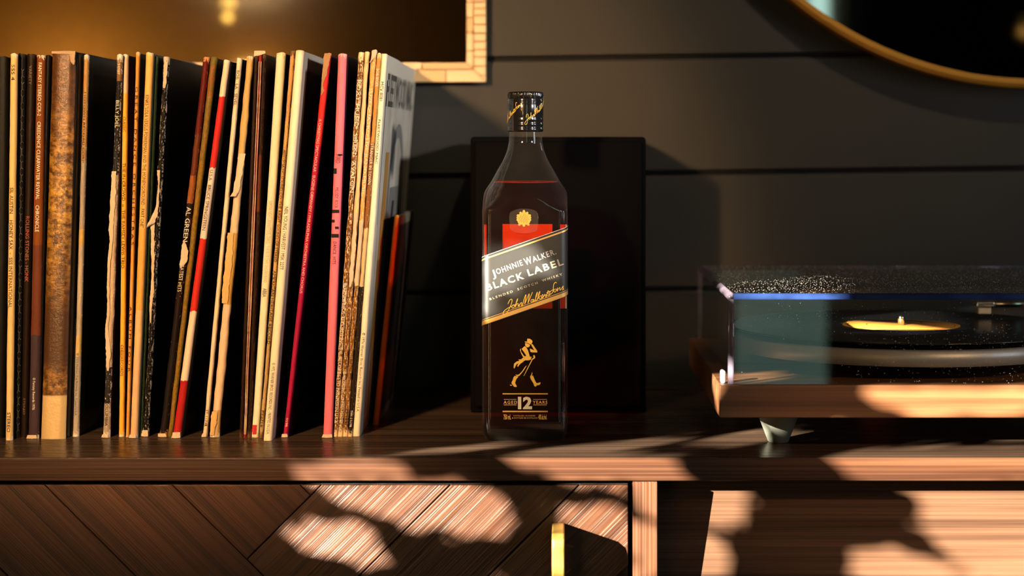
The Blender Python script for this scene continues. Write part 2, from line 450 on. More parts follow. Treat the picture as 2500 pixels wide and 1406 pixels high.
def foil_mat(d):
    m, nt, bs = nmat('crumpled_gold_foil')
    uv = node(nt, 'ShaderNodeUVMap'); uv.uv_map = 'UVMap'
    sep = node(nt, 'ShaderNodeSeparateXYZ'); link(nt, uv.outputs[0], sep.inputs[0])
    ramp = node(nt, 'ShaderNodeValToRGB'); cr = ramp.color_ramp
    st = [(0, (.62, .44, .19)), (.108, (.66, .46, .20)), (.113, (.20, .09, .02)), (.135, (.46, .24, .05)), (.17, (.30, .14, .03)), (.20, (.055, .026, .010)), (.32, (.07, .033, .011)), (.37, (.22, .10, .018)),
          (.45, (.40, .20, .028)), (.62, (.56, .29, .038)), (.78, (.42, .20, .028)), (.87, (.17, .068, .013)), (.96, (.13, .05, .012)), (1, (.16, .06, .015))]  # lighter band near the foot paints the foil's glare
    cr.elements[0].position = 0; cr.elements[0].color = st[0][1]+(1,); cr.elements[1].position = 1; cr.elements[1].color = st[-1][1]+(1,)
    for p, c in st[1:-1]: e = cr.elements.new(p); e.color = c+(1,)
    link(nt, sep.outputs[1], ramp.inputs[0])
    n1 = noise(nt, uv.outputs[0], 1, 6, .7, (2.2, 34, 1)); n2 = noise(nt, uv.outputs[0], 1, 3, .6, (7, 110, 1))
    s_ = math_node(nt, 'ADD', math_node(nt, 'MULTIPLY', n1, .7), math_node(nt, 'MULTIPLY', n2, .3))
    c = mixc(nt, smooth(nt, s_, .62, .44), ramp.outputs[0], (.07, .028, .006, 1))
    plainpart = smooth(nt, sep.outputs[1], .114, .109)
    c = mixc(nt, plainpart, c, (.62, .43, .19, 1))
    link(nt, c, bs.inputs['Base Color'])
    bs.inputs['Roughness'].default_value = .38; bs.inputs['Metallic'].default_value = .15
    bump(nt, bs, s_, .6, .0014)
    return m
def cover_mat(name, art, rim):
    m, nt, bs = nmat(name)
    uv = node(nt, 'ShaderNodeUVMap'); uv.uv_map = 'UVMap'
    sep = node(nt, 'ShaderNodeSeparateXYZ'); link(nt, uv.outputs[0], sep.inputs[0])
    def d(s): return math_node(nt, 'MINIMUM', s, math_node(nt, 'SUBTRACT', 1, s))
    dd = math_node(nt, 'MINIMUM', d(sep.outputs[0]), d(sep.outputs[1]))
    n1 = noise(nt, uv.outputs[0], 6, 4)
    dd = math_node(nt, 'ADD', dd, math_node(nt, 'MULTIPLY', math_node(nt, 'SUBTRACT', n1, .5), .02))
    link(nt, mixc(nt, smooth(nt, dd, .042, .052), rim, mixc(nt, smooth(nt, n1, .3, .7), art, tuple(c*.6 for c in art[:3])+(1,))), bs.inputs['Base Color'])
    bs.inputs['Roughness'].default_value = .5; bs.inputs['Specular IOR Level'].default_value = .25
    return m

CREAM = (.80, .66, .46, 1); OCHRE = (.70, .42, .12, 1); ORANGE = (.80, .36, .07, 1); BLACK = (.008, .007, .006, 1)
WHITE = (.82, .74, .62, 1); TAN = (.62, .40, .20, 1); BROWN = (.16, .06, .022, 1); GREY = (.22, .20, .17, 1)
KB = (.006, .005, .005, 1)
def vfrac(y, yt, yb): return max(0., min(1., (yb-y)/(yb-yt)))
# dict rows: look label; x at foot (left,right); x at head (left,right); top y; foot y; bands [(y where the band ends, colour)...] from the top down
S = []
def sl(label, foot, head, yt, yb, bands, wear=WHITE, amt=.18, art=KB, rim=KB, texts=(), jit=.25, streak=.35, group='record sleeves standing on the sideboard', wscale=1., depth=.315, rough=.45, thin=.8):
    S.append(dict(label=label, foot=foot, head=head, yt=yt, yb=yb, bands=bands, wear=wear, amt=amt, art=art, rim=rim, texts=texts, jit=jit, streak=streak, group=group, wscale=wscale, depth=depth, rough=rough, thin=thin))

sl('black record sleeve cut off by the left edge of the photo', (-26, 10), (-16, 22), 137, 1070, [(0, (.004, .004, .003, 1))], amt=-.2)
sl('mustard yellow record spine beside the black sleeve at far left', (12, 29), (24, 41), 130, 1075, [(0, (.72, .50, .20, 1))], amt=.10, streak=.15,
   texts=[('SSS 4', 158, 196, 'd', .5), ('SIL AUSTIN    HONEY SAX  -  SSS INTERNATIONAL', 458, 752, 'd', .55), ('STEREO', 1007, 1055, 'd', .5)])
sl('black record spine with a faint honeycomb pattern', (31, 48), (42, 62), 130, 1070, [(0, (.004, .004, .0035, 1))], wear=(.03, .026, .02, 1), amt=.06)
sl('dark brown record spine with dull red capital letters', (49, 66), (64, 86), 131, 1069, [(0, (.012, .006, .003, 1))], wear=(.05, .025, .012, 1), amt=.08,
   texts=[('VARIETY', 160, 206, 'b', .35), ('ROLLING STONES - HONK', 528, 688, 'r', .5), ('STEREO', 972, 1012, 'b', .3)])
sl('rust brown record spine with large cream capital letters', (67, 94), (88, 109), 134, 1071, [(600, (.20, .055, .010, 1)), (820, (.13, .036, .016, 1)), (1100, (.050, .030, .036, 1))], amt=.09, streak=.25,
   texts=[('FANTASY STEREO CCR-2    CREEDENCE CLEARWATER REVIVAL    CHRONICLE', 153, 566, 'l', .42), ('© Fantasy Records 1976', 922, 1000, 'l', .25)], art=KB)
sl('black filler sleeve in the gap just left of the gold box', (94.5, 97.5), (109.5, 124), 134, 1070, [(0, (.004, .004, .005, 1))], amt=-.2)  # fills the black gap between two spines
sl('thick crumpled gold foil box set spine with torn top', (98, 158), (126, 184), 123, 1072,
   [(158, (.20, .085, .022, 1)), (270, (.34, .15, .03, 1)), (560, (.62, .33, .055, 1)), (700, (.50, .25, .04, 1)), (800, (.28, .13, .03, 1)), (895, (.12, .06, .02, 1)), (966, (.52, .27, .06, 1)), (1100, (.66, .46, .20, 1))],
   wear=(.42, .19, .035, 1), amt=.30, art=KB, streak=.45, wscale=.7, rough=.33)
sl('narrow black record spine against the gold box', (158.5, 163.5), (185.5, 192), 128, 1070, [(0, (.004, .005, .006, 1))], amt=-.1)
sl('pale grey record spine with a long black tear', (164, 175), (192.5, 203), 137, 1064, [(480, (.27, .25, .22, 1)), (780, (.015, .013, .012, 1)), (1100, (.33, .30, .27, 1))], amt=.12)
sl('tan and grey patched record spine before a wide dark gap', (176, 191), (204, 216), 133, 1066,
   [(395, (.52, .28, .09, 1)), (560, (.42, .33, .24, 1)), (600, (.62, .40, .12, 1)), (820, (.50, .40, .28, 1)), (870, (.62, .44, .16, 1)), (1100, (.46, .38, .30, 1))], amt=.16, art=(.035, .022, .012, 1), rim=(.085, .08, .062, 1),
   texts=[('MOTOWN RECORD CORP.', 225, 400, 'd', .4), ('℗ 1973 Motown Pop Records Inc. Printed U.S.A.', 862, 1015, 'd', .4)])
sl('ragged black and cream record spine with curling torn paper', (250, 266), (284.5, 298), 132, 1069,
   [(200, (.26, .13, .05, 1)), (345, (.012, .011, .010, 1)), (430, (.02, .02, .02, 1)), (900, (.60, .42, .26, 1)), (985, (.025, .022, .02, 1)), (1100, (.42, .32, .22, 1))], amt=.20, jit=.8,
   texts=[('34987', 155, 182, 'l', .45), ('BILLY JOEL', 245, 312, 'l', .6), ('COLUMBIA', 978, 1040, 'd', .45)])
sl('bright yellow orange record spine with pale worn top', (289, 302), (299, 312), 132, 1066, [(230, (.70, .50, .34, 1)), (1100, (.86, .44, .05, 1))], amt=.12, streak=.12, art=(.05, .006, .003, 1), rim=(.06, .008, .004, 1),
   texts=[('CLASSIC', 285, 322, 'd', .5), ('THE IN CROWD  o  THE RAMSEY LEWIS TRIO', 398, 655, 'd', .6), ('CHESSRECORDS', 842, 918, 'd', .5)])
sl('narrow orange record spine with wide spaced dark letters', (306, 315), (331, 341), 127, 1067, [(0, (.74, .34, .07, 1))], amt=.08, art=(.30, .10, .025, 1), rim=(.02, .01, .006, 1), streak=.2,
   texts=[('G R E A T   D A N C E   O R C H E S T R A S', 212, 598, 'd', .65), ('A L B U M   F O U R', 748, 908, 'd', .6)])
sl('apricot record spine with a line of small capitals', (316, 334), (355, 373), 128, 1070, [(560, (.86, .46, .13, 1)), (760, (.80, .38, .08, 1)), (860, (.78, .46, .20, 1)), (1100, (.74, .44, .22, 1))], amt=.08, art=(.12, .13, .10, 1), rim=(.16, .17, .13, 1), streak=.12,
   texts=[('KINKS "LOLA VERSUS POWERMAN AND THE MONEYGOROUND - PART ONE"', 232, 556, 'd', .5)])
sl('narrow dark green record spine', (340, 347), (375, 386), 137, 1066, [(0, (.018, .038, .010, 1))], wear=(.06, .09, .035, 1), amt=.2, art=KB)
sl('black record spine shredded white down its length', (348, 361), (398, 412), 138, 1066, [(0, (.005, .0045, .004, 1))], wear=(.58, .50, .40, 1), amt=.22, jit=.9, art=KB,
   texts=[('CARNIVAL', 170, 215, 'l', .5)])
sl('dark red record spine with chipped cream letters', (388, 406), (496, 511), 138, 1067,
   [(330, (.11, .010, .006, 1)), (430, (.13, .03, .01, 1)), (500, (.30, .09, .02, 1)), (760, (.016, .007, .005, 1)), (1100, (.012, .008, .008, 1))], wear=(.70, .30, .12, 1), amt=.15, jit=.6, art=KB,
   texts=[('AL GREEN', 505, 590, 'l', .75), ('GREATEST HITS', 632, 712, 'l', .6)])
sl('mottled olive and ochre record spine', (408, 421), (513, 530), 139, 1066,
   [(235, (.30, .10, .025, 1)), (330, (.26, .15, .03, 1)), (1100, (.30, .15, .02, 1))], wear=(.16, .12, .025, 1), amt=.28, jit=.5, art=KB)
sl('red and cream banded record spine leaning right', (420, 439), (545, 560), 146, 1070,
   [(238, (.80, .62, .42, 1)), (412, (.55, .022, .016, 1)), (586, (.74, .60, .46, 1)), (762, (.56, .025, .016, 1)), (932, (.80, .60, .42, 1)), (1100, (.42, .016, .014, 1))], amt=.09, streak=.10, art=KB, rim=(.05, .035, .025, 1),
   texts=[('U.S.A   BRUCE SPRINGSTEEN', 415, 562, 'd', .5)])
sl('slim cream record spine with small black capitals near the top', (494, 505), (578, 590), 141, 1067, [(0, (.80, .62, .40, 1))], wear=(.86, .74, .54, 1), amt=.2, art=KB, rim=(.05, .03, .015, 1), jit=.4, streak=.12,
   texts=[('BOB · LA · SEVEL', 172, 258, 'd', .6), ('ST-11748', 1000, 1040, 'd', .55)])
sl('peeling tan record spine with torn paper steps', (512, 534), (602, 619), 136, 1067,
   [(380, (.60, .38, .13, 1)), (570, (.74, .50, .30, 1)), (745, (.62, .34, .08, 1)), (1003, (.76, .52, .34, 1)), (1100, (.56, .36, .16, 1))], amt=.10, jit=.9, art=KB, rim=(.06, .035, .015, 1), streak=.2)
sl('dark brown double sleeve left half with a pale slit', (583, 593), (621, 631), 128, 1068, [(0, (.022, .009, .005, 1))], wear=(.10, .045, .018, 1), amt=.2, art=KB)
sl('split record sleeve showing a red lining between cream edges', (593.5, 602), (631.5, 640), 127, 1068, [(0, (.30, .02, .012, 1))], wear=(.80, .45, .22, 1), amt=.02, art=KB, jit=.3)
sl('dark brown double sleeve right half rubbed at its edge', (602.5, 612), (640.5, 648), 129, 1068, [(380, (.022, .009, .006, 1)), (520, (.12, .03, .01, 1)), (1100, (.02, .010, .006, 1))], wear=(.16, .08, .03, 1), amt=.2, art=(.02, .006, .006, 1), rim=(.03, .008, .008, 1))
sl('wide cream and olive record spine with faint tan letters', (613, 631), (674, 697), 128, 1068, [(0, (.80, .74, .54, 1))], wear=(.72, .56, .30, 1), amt=.12, art=(.06, .065, .03, 1), rim=(.16, .15, .07, 1), jit=.1, streak=.08,
   texts=[('RAMONA NIGHTS BENNETT JOEL GRAND', 490, 595, 't', .5), ('THE BLUE CAFE SINGERS BAND', 600, 690, 't', .4), ('ABBA', 704, 725, 'd', .5)])
sl('thin torn brown record spine squeezed between cream ones', (631.5, 641.5), (709, 720.5), 123, 1069, [(300, (.66, .36, .14, 1)), (700, (.70, .42, .16, 1)), (1100, (.52, .34, .14, 1))], wear=(.20, .10, .04, 1), amt=.2, art=KB, jit=.5,
   texts=[('AUTOMATIC SOUND CO. THE RIGHT SOUND OF STEREO', 365, 640, 'd', .6), ('AMERICAN HERITAGE RECORD', 660, 840, 'd', .75), ('PY2716', 1002, 1042, 'd', .65)])
sl('broad ivory record spine, tallest of the middle ones', (642, 663), (721, 742), 122, 1076, [(0, (.88, .72, .50, 1))], wear=(.80, .60, .36, 1), amt=.10, art=(.10, .05, .02, 1), rim=(.55, .50, .42, 1), jit=.15, streak=.06,
   texts=[('NEIL YOUNG / HARVEST / MSK 2277', 505, 658, 'd', .45), ('© 1972, WARNER BROS. RECORDS INC. - PRINTED IN U.S.A.', 886, 1060, 'd', .38)])
sl('crimson record spine with pink capitals and frayed top', (690, 702), (792, 808), 129, 1068, [(360, (.62, .022, .018, 1)), (620, (.42, .010, .030, 1)), (1100, (.36, .010, .050, 1))], wear=(.70, .36, .20, 1), amt=.05, art=(.012, .001, .003, 1), rim=(.045, .003, .010, 1), streak=.1, jit=.2,
   texts=[('A CHRISTMAS SPECTACULAR   EUGENE ORMANDY / PHILADELPHIA ORCHESTRA AND CHORUS', 290, 716, 'p', .5), ('0598', 1020, 1042, 'p', .5)])
sl('bright pink record spine', (788, 810), (825, 846), 130, 1069, [(0, (.88, .17, .22, 1))], wear=(.92, .42, .38, 1), amt=.10, art=(.012, .003, .006, 1), rim=(.06, .012, .03, 1), streak=.05, jit=.1,
   texts=[('STEREO', 376, 398, 'd', .55), ('MELODY  ROCK', 458, 508, 'd', .4), ('DANCE  HITS', 590, 645, 'd', .4)])
WN = dict(art=KB, jit=.8, streak=.15)
sl('rubbed brown and cream record spine with outlined capitals', (811, 823), (875, 889), 127, 1066, [(0, (.14, .05, .010, 1))], wear=(.86, .62, .34, 1), amt=.26,
   texts=[('ROXY MUSIC   SIREN   AVALON', 195, 470, 'l', .7), ('WARNER BROS. RECORDS INC./E.G. RECORDS LTD PRINTED IN U.S.A.', 690, 1035, 'l', .75)], **WN)
sl('rubbed cream record spine, second of the five worn ones', (824, 836), (891, 902), 125, 1066, [(690, (.80, .52, .24, 1)), (1100, (.16, .06, .012, 1))], wear=(.86, .60, .32, 1), amt=.25,
   texts=[('THE RECORDING COMPANY PRINTED USA', 900, 1050, 'l', .6)], **WN)
sl('chipped ochre record spine with a hooked paper tip', (837, 848), (907, 919), 121, 1066, [(540, (.66, .34, .09, 1)), (700, (.82, .58, .32, 1)), (1100, (.20, .08, .015, 1))], wear=(.86, .62, .34, 1), amt=.24,
   texts=[('SUZI QUATRO LIVE BAND MUSIC', 215, 480, 'l', .6), ('M-1537', 1000, 1040, 'd', .55)], **WN)
sl('dark brown peeling record spine left of the white sleeve', (849, 859), (920, 931), 129, 1066, [(350, (.55, .26, .06, 1)), (560, (.26, .10, .025, 1)), (700, (.70, .46, .22, 1)), (1100, (.022, .013, .007, 1))], wear=(.86, .60, .30, 1), amt=.17,
   texts=[('BOB SEGER', 168, 212, 'l', .7), ('STRANGER IN TOWN', 350, 450, 'l', .7), ('SW-11698', 1002, 1042, 'l', .6)], **WN)
sl('white record sleeve with a pale picture cover facing right', (860, 878), (931, 946), 130, 1065, [(0, (.86, .74, .54, 1))], wear=(.88, .66, .40, 1), amt=.10, art=(.66, .62, .54, 1), rim=(.68, .64, .56, 1), jit=.25, streak=.05,
   texts=[('MCV 8081', 200, 246, 'd', .5), ('FLEETWOOD MAC', 292, 400, 'd', .35), ('© 1976 Warner Bros. Records Inc. Printed in U.S.A.', 812, 1006, 'd', .4)])
sl('small leaning single sleeve with orange spine at end of row', (909, 923), (963, 974), 525, 1037, [(0, (.95, .22, .02, 1))], wear=(.95, .40, .08, 1), amt=.12, art=(.05, .045, .035, 1), rim=(.20, .17, .12, 1), jit=.15, streak=.15, depth=.18)

TM = {'d': M_print_dark, 'l': M_print_light, 'r': plain('dull_red_print', (.30, .06, .02, 1), .6), 'b': plain('brown_print', (.14, .07, .03, 1), .6),
      't': plain('tan_print', (.50, .30, .13, 1), .6), 'p': plain('pink_print', (.80, .36, .30, 1), .6)}
TORN = plain('torn_paper', (.78, .62, .44, 1), .8, scale=300, bumps=.5)
M_disc = plain('vinyl_edge', (.01, .01, .01, 1), .3)
sleeves = []
for i, d in enumerate(S):
    Y = LX/(d['yb']-VY)
    zb, zt_ = ZS, PZ(d['yt'], Y)
    xbl, xbr = (PX(x, Y) for x in d['foot']); xtl, xtr = (PX(x, Y) for x in d['head'])
    rt = empty('record_sleeve', ((xbl+xbr)/2, Y, ZS))
    tag(rt, d['label'], 'record sleeve', d['group'])
    ox = (xbl+xbr)/2
    rnd = random.Random(i*13+5)
    n = 70; jw = .00035*d['jit']
    V, UVs, Fs = [], [], []
    prof = [(0, .0035), (.08, .0012), (.28, .0002), (.5, 0), (.72, .0002), (.92, .0012), (1, .0035)]
    jl = jr = 0
    for k in range(n+1):
        v_ = k/n; z = zb+(zt_-zb)*v_-ZS
        jl = jl*.5+rnd.uniform(-jw, jw); jr = jr*.5+rnd.uniform(-jw, jw)
        xl = xbl+(xtl-xbl)*v_+jl*min(1, k); xr = xbr+(xtr-xbr)*v_+jr*min(1, k)
        # wavy feet and heads: a worn spine flares a little at both ends
        fl = .0005*d['jit']*(math.exp(-v_*60)+math.exp(-(1-v_)*60)); xl -= fl; xr += fl
        jd = rnd.uniform(0, .0004)*d['jit']
        for (uu, dy) in prof:
            zz = z
            if k == n: zz = z-.0009*(abs(uu-.5)*2)**3+rnd.uniform(-.0004, .0003)
            V.append((xl+(xr-xl)*uu-ox, dy+jd, zz)); UVs.append((uu, v_))
    m_ = len(prof)
    for k in range(n):
        for q in range(m_-1):
            a = k*m_+q; Fs.append((a, a+1, a+1+m_, a+m_))
    sm = spine_mat('spine_paper', [(0, d['bands'][-1][1])]+[(vfrac(y, d['yt'], d['yb']), d['bands'][j][1]) for j, (y, c) in enumerate(d['bands'][:-1])], d['wear'], d['amt'], d['wscale'], d['streak'], d['rough']) if len(d['bands']) > 1 else \
        spine_mat('spine_paper', [(0, d['bands'][0][1])], d['wear'], d['amt'], d['wscale'], d['streak'], d['rough'])
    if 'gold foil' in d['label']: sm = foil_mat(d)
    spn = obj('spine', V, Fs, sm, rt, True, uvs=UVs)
    # body of the sleeve: two boards meeting at the spine, open at the back edge
    V, UVs, Fs = [], [], []
    D = d['depth']; nd, nh = 6, 8
    hgt = zt_-zb-.0012
    w0, w1 = xbr-xbl, xtr-xtl
    for side in (0, 1):
        for a in range(nd+1):
            for k in range(nh+1):
                fu, fv = a/nd, k/nh
                xl = xbl+(xtl-xbl)*fv; xr = xbr+(xtr-xbr)*fv; ww = xr-xl
                pin = ww*(1-d['thin'])*.5*fu
                x = (xl+pin) if side == 0 else (xr-pin)
                zc = fv*hgt
                if k == nh: zc -= .0025*fu*rnd.random()
                V.append((x-ox, .0035+(D-.0035)*fu, zc)); UVs.append((fu, fv))
    st = (nd+1)*(nh+1)
    for side in (0, 1):
        for a in range(nd):
            for k in range(nh):
                q = side*st+a*(nh+1)+k
                fc = (q, q+(nh+1), q+(nh+1)+1, q+1)
                Fs.append(tuple(reversed(fc)) if side == 0 else fc)
    for a in range(nd):
        q = a*(nh+1); Fs.append((q, q+st, q+st+nh+1, q+nh+1))            # foot
        q = q+nh; Fs.append((q, q+nh+1, q+st+nh+1, q+st))                # head
    for k in range(nh):
        q = nd*(nh+1)+k; Fs.append((q, q+st, q+st+1, q+1))               # back edge
    cv = obj('cover', V, Fs, cover_mat('cover_card', d['art'], d['rim']), rt, False, uvs=UVs)
    d['rt'] = rt; d['Y'] = Y; d['ox'] = ox; sleeves.append(d)
    # printed words, reading downwards
    def fn_for(xbl=xbl, xbr=xbr, xtl=xtl, xtr=xtr, Y=Y, ox=ox, zt_=zt_, zb=zb):
        def fn(s, t):      # s: pixel row, t: -1..1 across the spine
            z = PZ(s, Y); v_ = (z-zb)/(zt_-zb)
            xl = xbl+(xtl-xbl)*v_; xr = xbr+(xtr-xbr)*v_
            return ((xl+xr)/2+t*(xr-xl)/2-ox, -.00012, z-ZS)
        return fn
    for (s, y0, y1, c, hf) in d['texts']:
        text_on('lettering', [(s, 0.0, 0, 1., (y0, -hf*.9), (y1-y0, 0), (0, hf*1.8))], fn_for(), TM[c], rt)

def ribbon(d, name, rows, mat, off=-.0006, thick=.0004):
    """ragged strip of paper: rows of (y, x left, x right[, extra forward])"""
    Y, ox = d['Y'], d['ox']; rr = random.Random(3)
    V, Fs = [], []
    dense = []
    for a, b in zip(rows, rows[1:]):
        m = max(2, int(abs(b[0]-a[0])/3))
        for j in range(m): dense.append(tuple(a[q]+(b[q]-a[q])*j/m for q in range(len(a))))
    dense.append(rows[-1])
    ja = jb = 0
    for r_ in dense:
        y, xa, xb = r_[:3]; e = r_[3] if len(r_) > 3 else 0
        wj = min(1.0, (xb-xa)*.10); ja = ja*.75+rr.uniform(-wj, wj); jb = jb*.75+rr.uniform(-wj, wj); xa += ja; xb += jb
        z = PZ(y, Y)-ZS
        V += [(PX(xa, Y)-ox, off-e, z), (PX((xa+xb)/2, Y)-ox, off-e-.0005, z), (PX(xb, Y)-ox, off-e*.6, z)]
        V += [(PX(xa, Y)-ox, off-e+thick, z), (PX(xb, Y)-ox, off-e*.6+thick, z)]
    n = len(dense)
    for k in range(n-1):
        a = k*5; b = a+5
        Fs += [(b, b+1, a+1, a), (b+1, b+2, a+2, a+1), (a, a+3, b+3, b), (a+2, b+2, b+4, a+4), (a+3, a+4, b+4, b+3)]
    return obj(name, V, Fs, mat, d['rt'])
def find(k): return next(d for d in S if k in d['label'])
M_torn2 = plain('torn_tan_paper', (.66, .38, .13, 1), .8, scale=300)
M_tornw = plain('torn_white_paper', (.62, .47, .31, 1), .8, scale=300)
d = find('ragged black and cream')
ribbon(d, 'torn_paper', [(418, 274, 284), (470, 270, 283), (520, 267, 279), (560, 266, 277), (590, 268, 276), (640, 263, 271), (700, 261, 268), (760, 262, 268), (800, 258, 265), (860, 259, 270), (905, 261, 266)], M_tornw, -.0008)
d = find('shredded white')
ribbon(d, 'torn_paper', [(150, 402, 410), (175, 399, 409), (215, 397, 404)], M_tornw)
ribbon(d, 'torn_paper', [(415, 384, 391), (450, 386, 390), (500, 381, 387), (530, 370, 384, .001), (545, 362, 378, .003), (556, 358, 362, .004)], M_tornw)
ribbon(d, 'torn_paper', [(545, 369, 378), (600, 368, 377), (680, 370, 376), (715, 367, 376), (750, 365, 371), (788, 366, 370)], M_tornw)
ribbon(d, 'worn_corner', [(1050, 348, 361), (1065, 346, 362)], M_tornw)
d = find('chipped cream letters')
ribbon(d, 'torn_paper', [(588, 449, 451), (600, 445, 456), (612, 442, 460), (630, 441, 459), (645, 438, 452), (655, 439, 443)], M_tornw, -.001)
ribbon(d, 'worn_corner', [(1058, 387, 404), (1066, 386, 408)], M_tornw)
d = find('red and cream banded')
ribbon(d, 'worn_corner', [(1055, 423, 440), (1069, 419, 441)], M_tornw)
d = find('peeling tan')
ribbon(d, 'torn_paper', [(375, 583, 600), (420, 578, 592), (470, 567, 582, .001), (479, 563, 576, .003)], M_tornw, -.001)
ribbon(d, 'torn_paper', [(568, 557, 571), (620, 551, 568), (680, 545, 562), (740, 541, 556)], M_torn2, -.0008)
ribbon(d, 'torn_paper', [(1004, 519, 531), (1030, 514, 530), (1062, 512, 521)], M_torn2, -.001)
d = find('chipped ochre')
ribbon(d, 'torn_paper', [(122, 910, 920), (135, 909, 919), (146, 906, 911, .001), (153, 902, 905, .002)], M_tornw, -.001)
d = find('rubbed cream record spine')
ribbon(d, 'torn_paper', [(520, 866, 872), (600, 858, 868), (680, 852, 862), (700, 853, 858)], M_tornw)
d = find('chipped ochre')
ribbon(d, 'torn_paper', [(540, 878, 884), (620, 872, 880), (690, 865, 874)], M_tornw)
d = find('mustard'); d = find('split record sleeve')
for sx in (0, 1):
    ribbon(d, 'liner_edge', [(150, 632+5*sx, 634+5*sx), (500, 617+5*sx, 619+5*sx), (700, 608.5+5*sx, 611+5*sx), (900, 601+4*sx, 603+4*sx), (1060, 596+3*sx, 599+3*sx)], M_tornw, -.0008)
ribbon(d, 'torn_paper', [(124, 622, 647), (130, 621, 649), (137, 622, 630)], M_tornw, -.001)
d = find('wide cream and olive')
ribbon(d, 'price_tag', [(1037, 617, 627), (1060, 616, 626)], plain('red_sticker', (.55, .02, .02, 1), .5), -.0006)
d = find('thick crumpled gold')
ribbon(d, 'torn_paper', [(125, 127, 184), (131, 127, 184), (133, 170, 184), (150, 172, 183), (158, 178, 182)], plain('torn_beige_paper', (.46, .31, .17, 1), .8), -.0007)
d = find('crimson record spine')
ribbon(d, 'torn_paper', [(130, 793, 809), (150, 790, 805), (175, 786, 799), (210, 784, 788), (222, 783, 791), (232, 783, 786)], plain('torn_brown_card', (.36, .18, .07, 1), .8), -.0008)
for key_, a, b, x0, x1, y in (('ragged black and cream', 0, 0, 249, 264, 1069), ('apricot', 0, 0, 316, 332, 1070), ('bright pink', 0, 0, 787, 811, 1069), ('rust brown', 0, 0, 66, 90, 1071), ('slim cream', 0, 0, 493, 504, 1067), ('crimson', 0, 0, 688, 702, 1068)):
    d = find(key_); ribbon(d, 'worn_corner', [(y-9, x0+2, x1-1), (y-1, x0-1, x1+1)], M_tornw)
# honeycomb lines on the black spine
d = find('honeycomb'); V, Fs = [], []
Y, ox = d['Y'], d['ox']
def seg2(p, q, w=.35):
    dx, dz = q[0]-p[0], q[1]-p[1]; L = math.hypot(dx, dz); nx, nz = -dz/L*w, dx/L*w; b = len(V)
    for (x, y) in ((p[0]+nx, p[1]+nz), (q[0]+nx, q[1]+nz), (q[0]-nx, q[1]-nz), (p[0]-nx, p[1]-nz)):
        V.append((PX(x, Y)-ox, -.00015, PZ(y, Y)-ZS))
    Fs.append((b+3, b+2, b+1, b))
for k in range(28):
    y = 165+k*32; t = (y-130)/940; xc = (42+62)/2*(1-t)+(31+48)/2*t
    seg2((xc-1, y), (xc+4, y+8)); seg2((xc+4, y+8), (xc+4, y+20)); seg2((xc+4, y+20), (xc-1, y+28)); seg2((xc+4, y+8), (xc+8, y+4)); seg2((xc+4, y+20), (xc+8, y+24))
obj('honeycomb_print', V, Fs, plain('dim_print', (.10, .09, .07, 1), .6), d['rt'])
# bold black figures on the pink spine
d = find('bright pink'); Y, ox = d['Y'], d['ox']; V, Fs = [], []
for (x0, x1, y0, y1) in ((811, 828, 512, 520), (810, 817, 536, 543), (818, 827, 553, 559), (809, 827, 571, 580), (825, 836, 376, 380), (815, 822, 411, 424)):
    b = len(V)
    for (x, y) in ((x0, y0), (x1, y0), (x1, y1), (x0, y1)): V.append((PX(x, Y)-ox, -.0002, PZ(y, Y)-ZS))
    Fs.append((b+3, b+2, b+1, b))
obj('bold_print', V, Fs, M_print_dark, d['rt'])
# picture on the right hand cover of the white sleeve: big title and a plain grey arch
d = find('pale picture cover'); Y, ox = d['Y'], d['ox']
xbr, xtr = PX(878, Y), PX(946, Y); zt_ = PZ(130, Y)
def cov(s, t):       # s depth 0..1, t height 0..1
    xr = xbr+(xtr-xbr)*t
    wl_ = (PX(946, Y)-PX(931, Y))*.2*.5*s
    return (xr-wl_+.0003-ox, .0035+(.315-.0035)*s, t*(zt_-ZS))
text_on('cover_title', [('FLEETWOOD MAC', .02, 0, 1.05, (.05, .865), (.88, 0), (0, .085)), ], cov, plain('grey_print', (.07, .07, .065, 1), .6), d['rt'])
def cov_poly(name, rings, mat):
    V, Fs = [], []
    for ring in rings:
        b = len(V); V += [cov(*p) for p in ring]; Fs.append(tuple(range(b, b+len(ring))))
    o = obj(name, V, Fs, mat, d['rt'])
    return o
M_cg = plain('grey_picture_print', (.20, .20, .20, 1), .6); M_co = plain('ochre_picture_print', (.42, .22, .05, 1), .6); M_cb = plain('dark_picture_print', (.02, .02, .022, 1), .5)
arc = []
for k in range(24):
    t0, t1 = math.pi*k/23, math.pi*(k+1)/23
    if k == 23: break
    def pt(t, r): return (.52-.24*r*math.cos(t), .62+.20*r*math.sin(t))
    arc.append([pt(t0, 1), pt(t1, 1), pt(t1, .8), pt(t0, .8)])
cov_poly('cover_picture', arc, M_cg)
for q in ([(.28, .62), (.33, .62), (.34, .50), (.28, .50)], [(.71, .62), (.76, .62), (.80, .40), (.70, .42)], [(.36, .64), (.68, .64), (.72, .52), (.34, .52)]): cov_poly('cover_picture', [q], M_cg)
for q in ([(.16, .74), (.26, .74), (.24, .30), (.10, .20)], [(.70, .50), (.99, .52), (.99, .34), (.74, .30)], [(.12, .45), (.20, .45), (.24, .01), (.16, .01)]): cov_poly('cover_picture', [q], M_co)
for q in ([(.45, .60), (.52, .60), (.50, .44), (.42, .28), (.36, .2), (.36, .33)], [(.03, .93), (.042, .93), (.042, .55), (.038, .55)]): cov_poly('cover_picture', [q], M_cb)

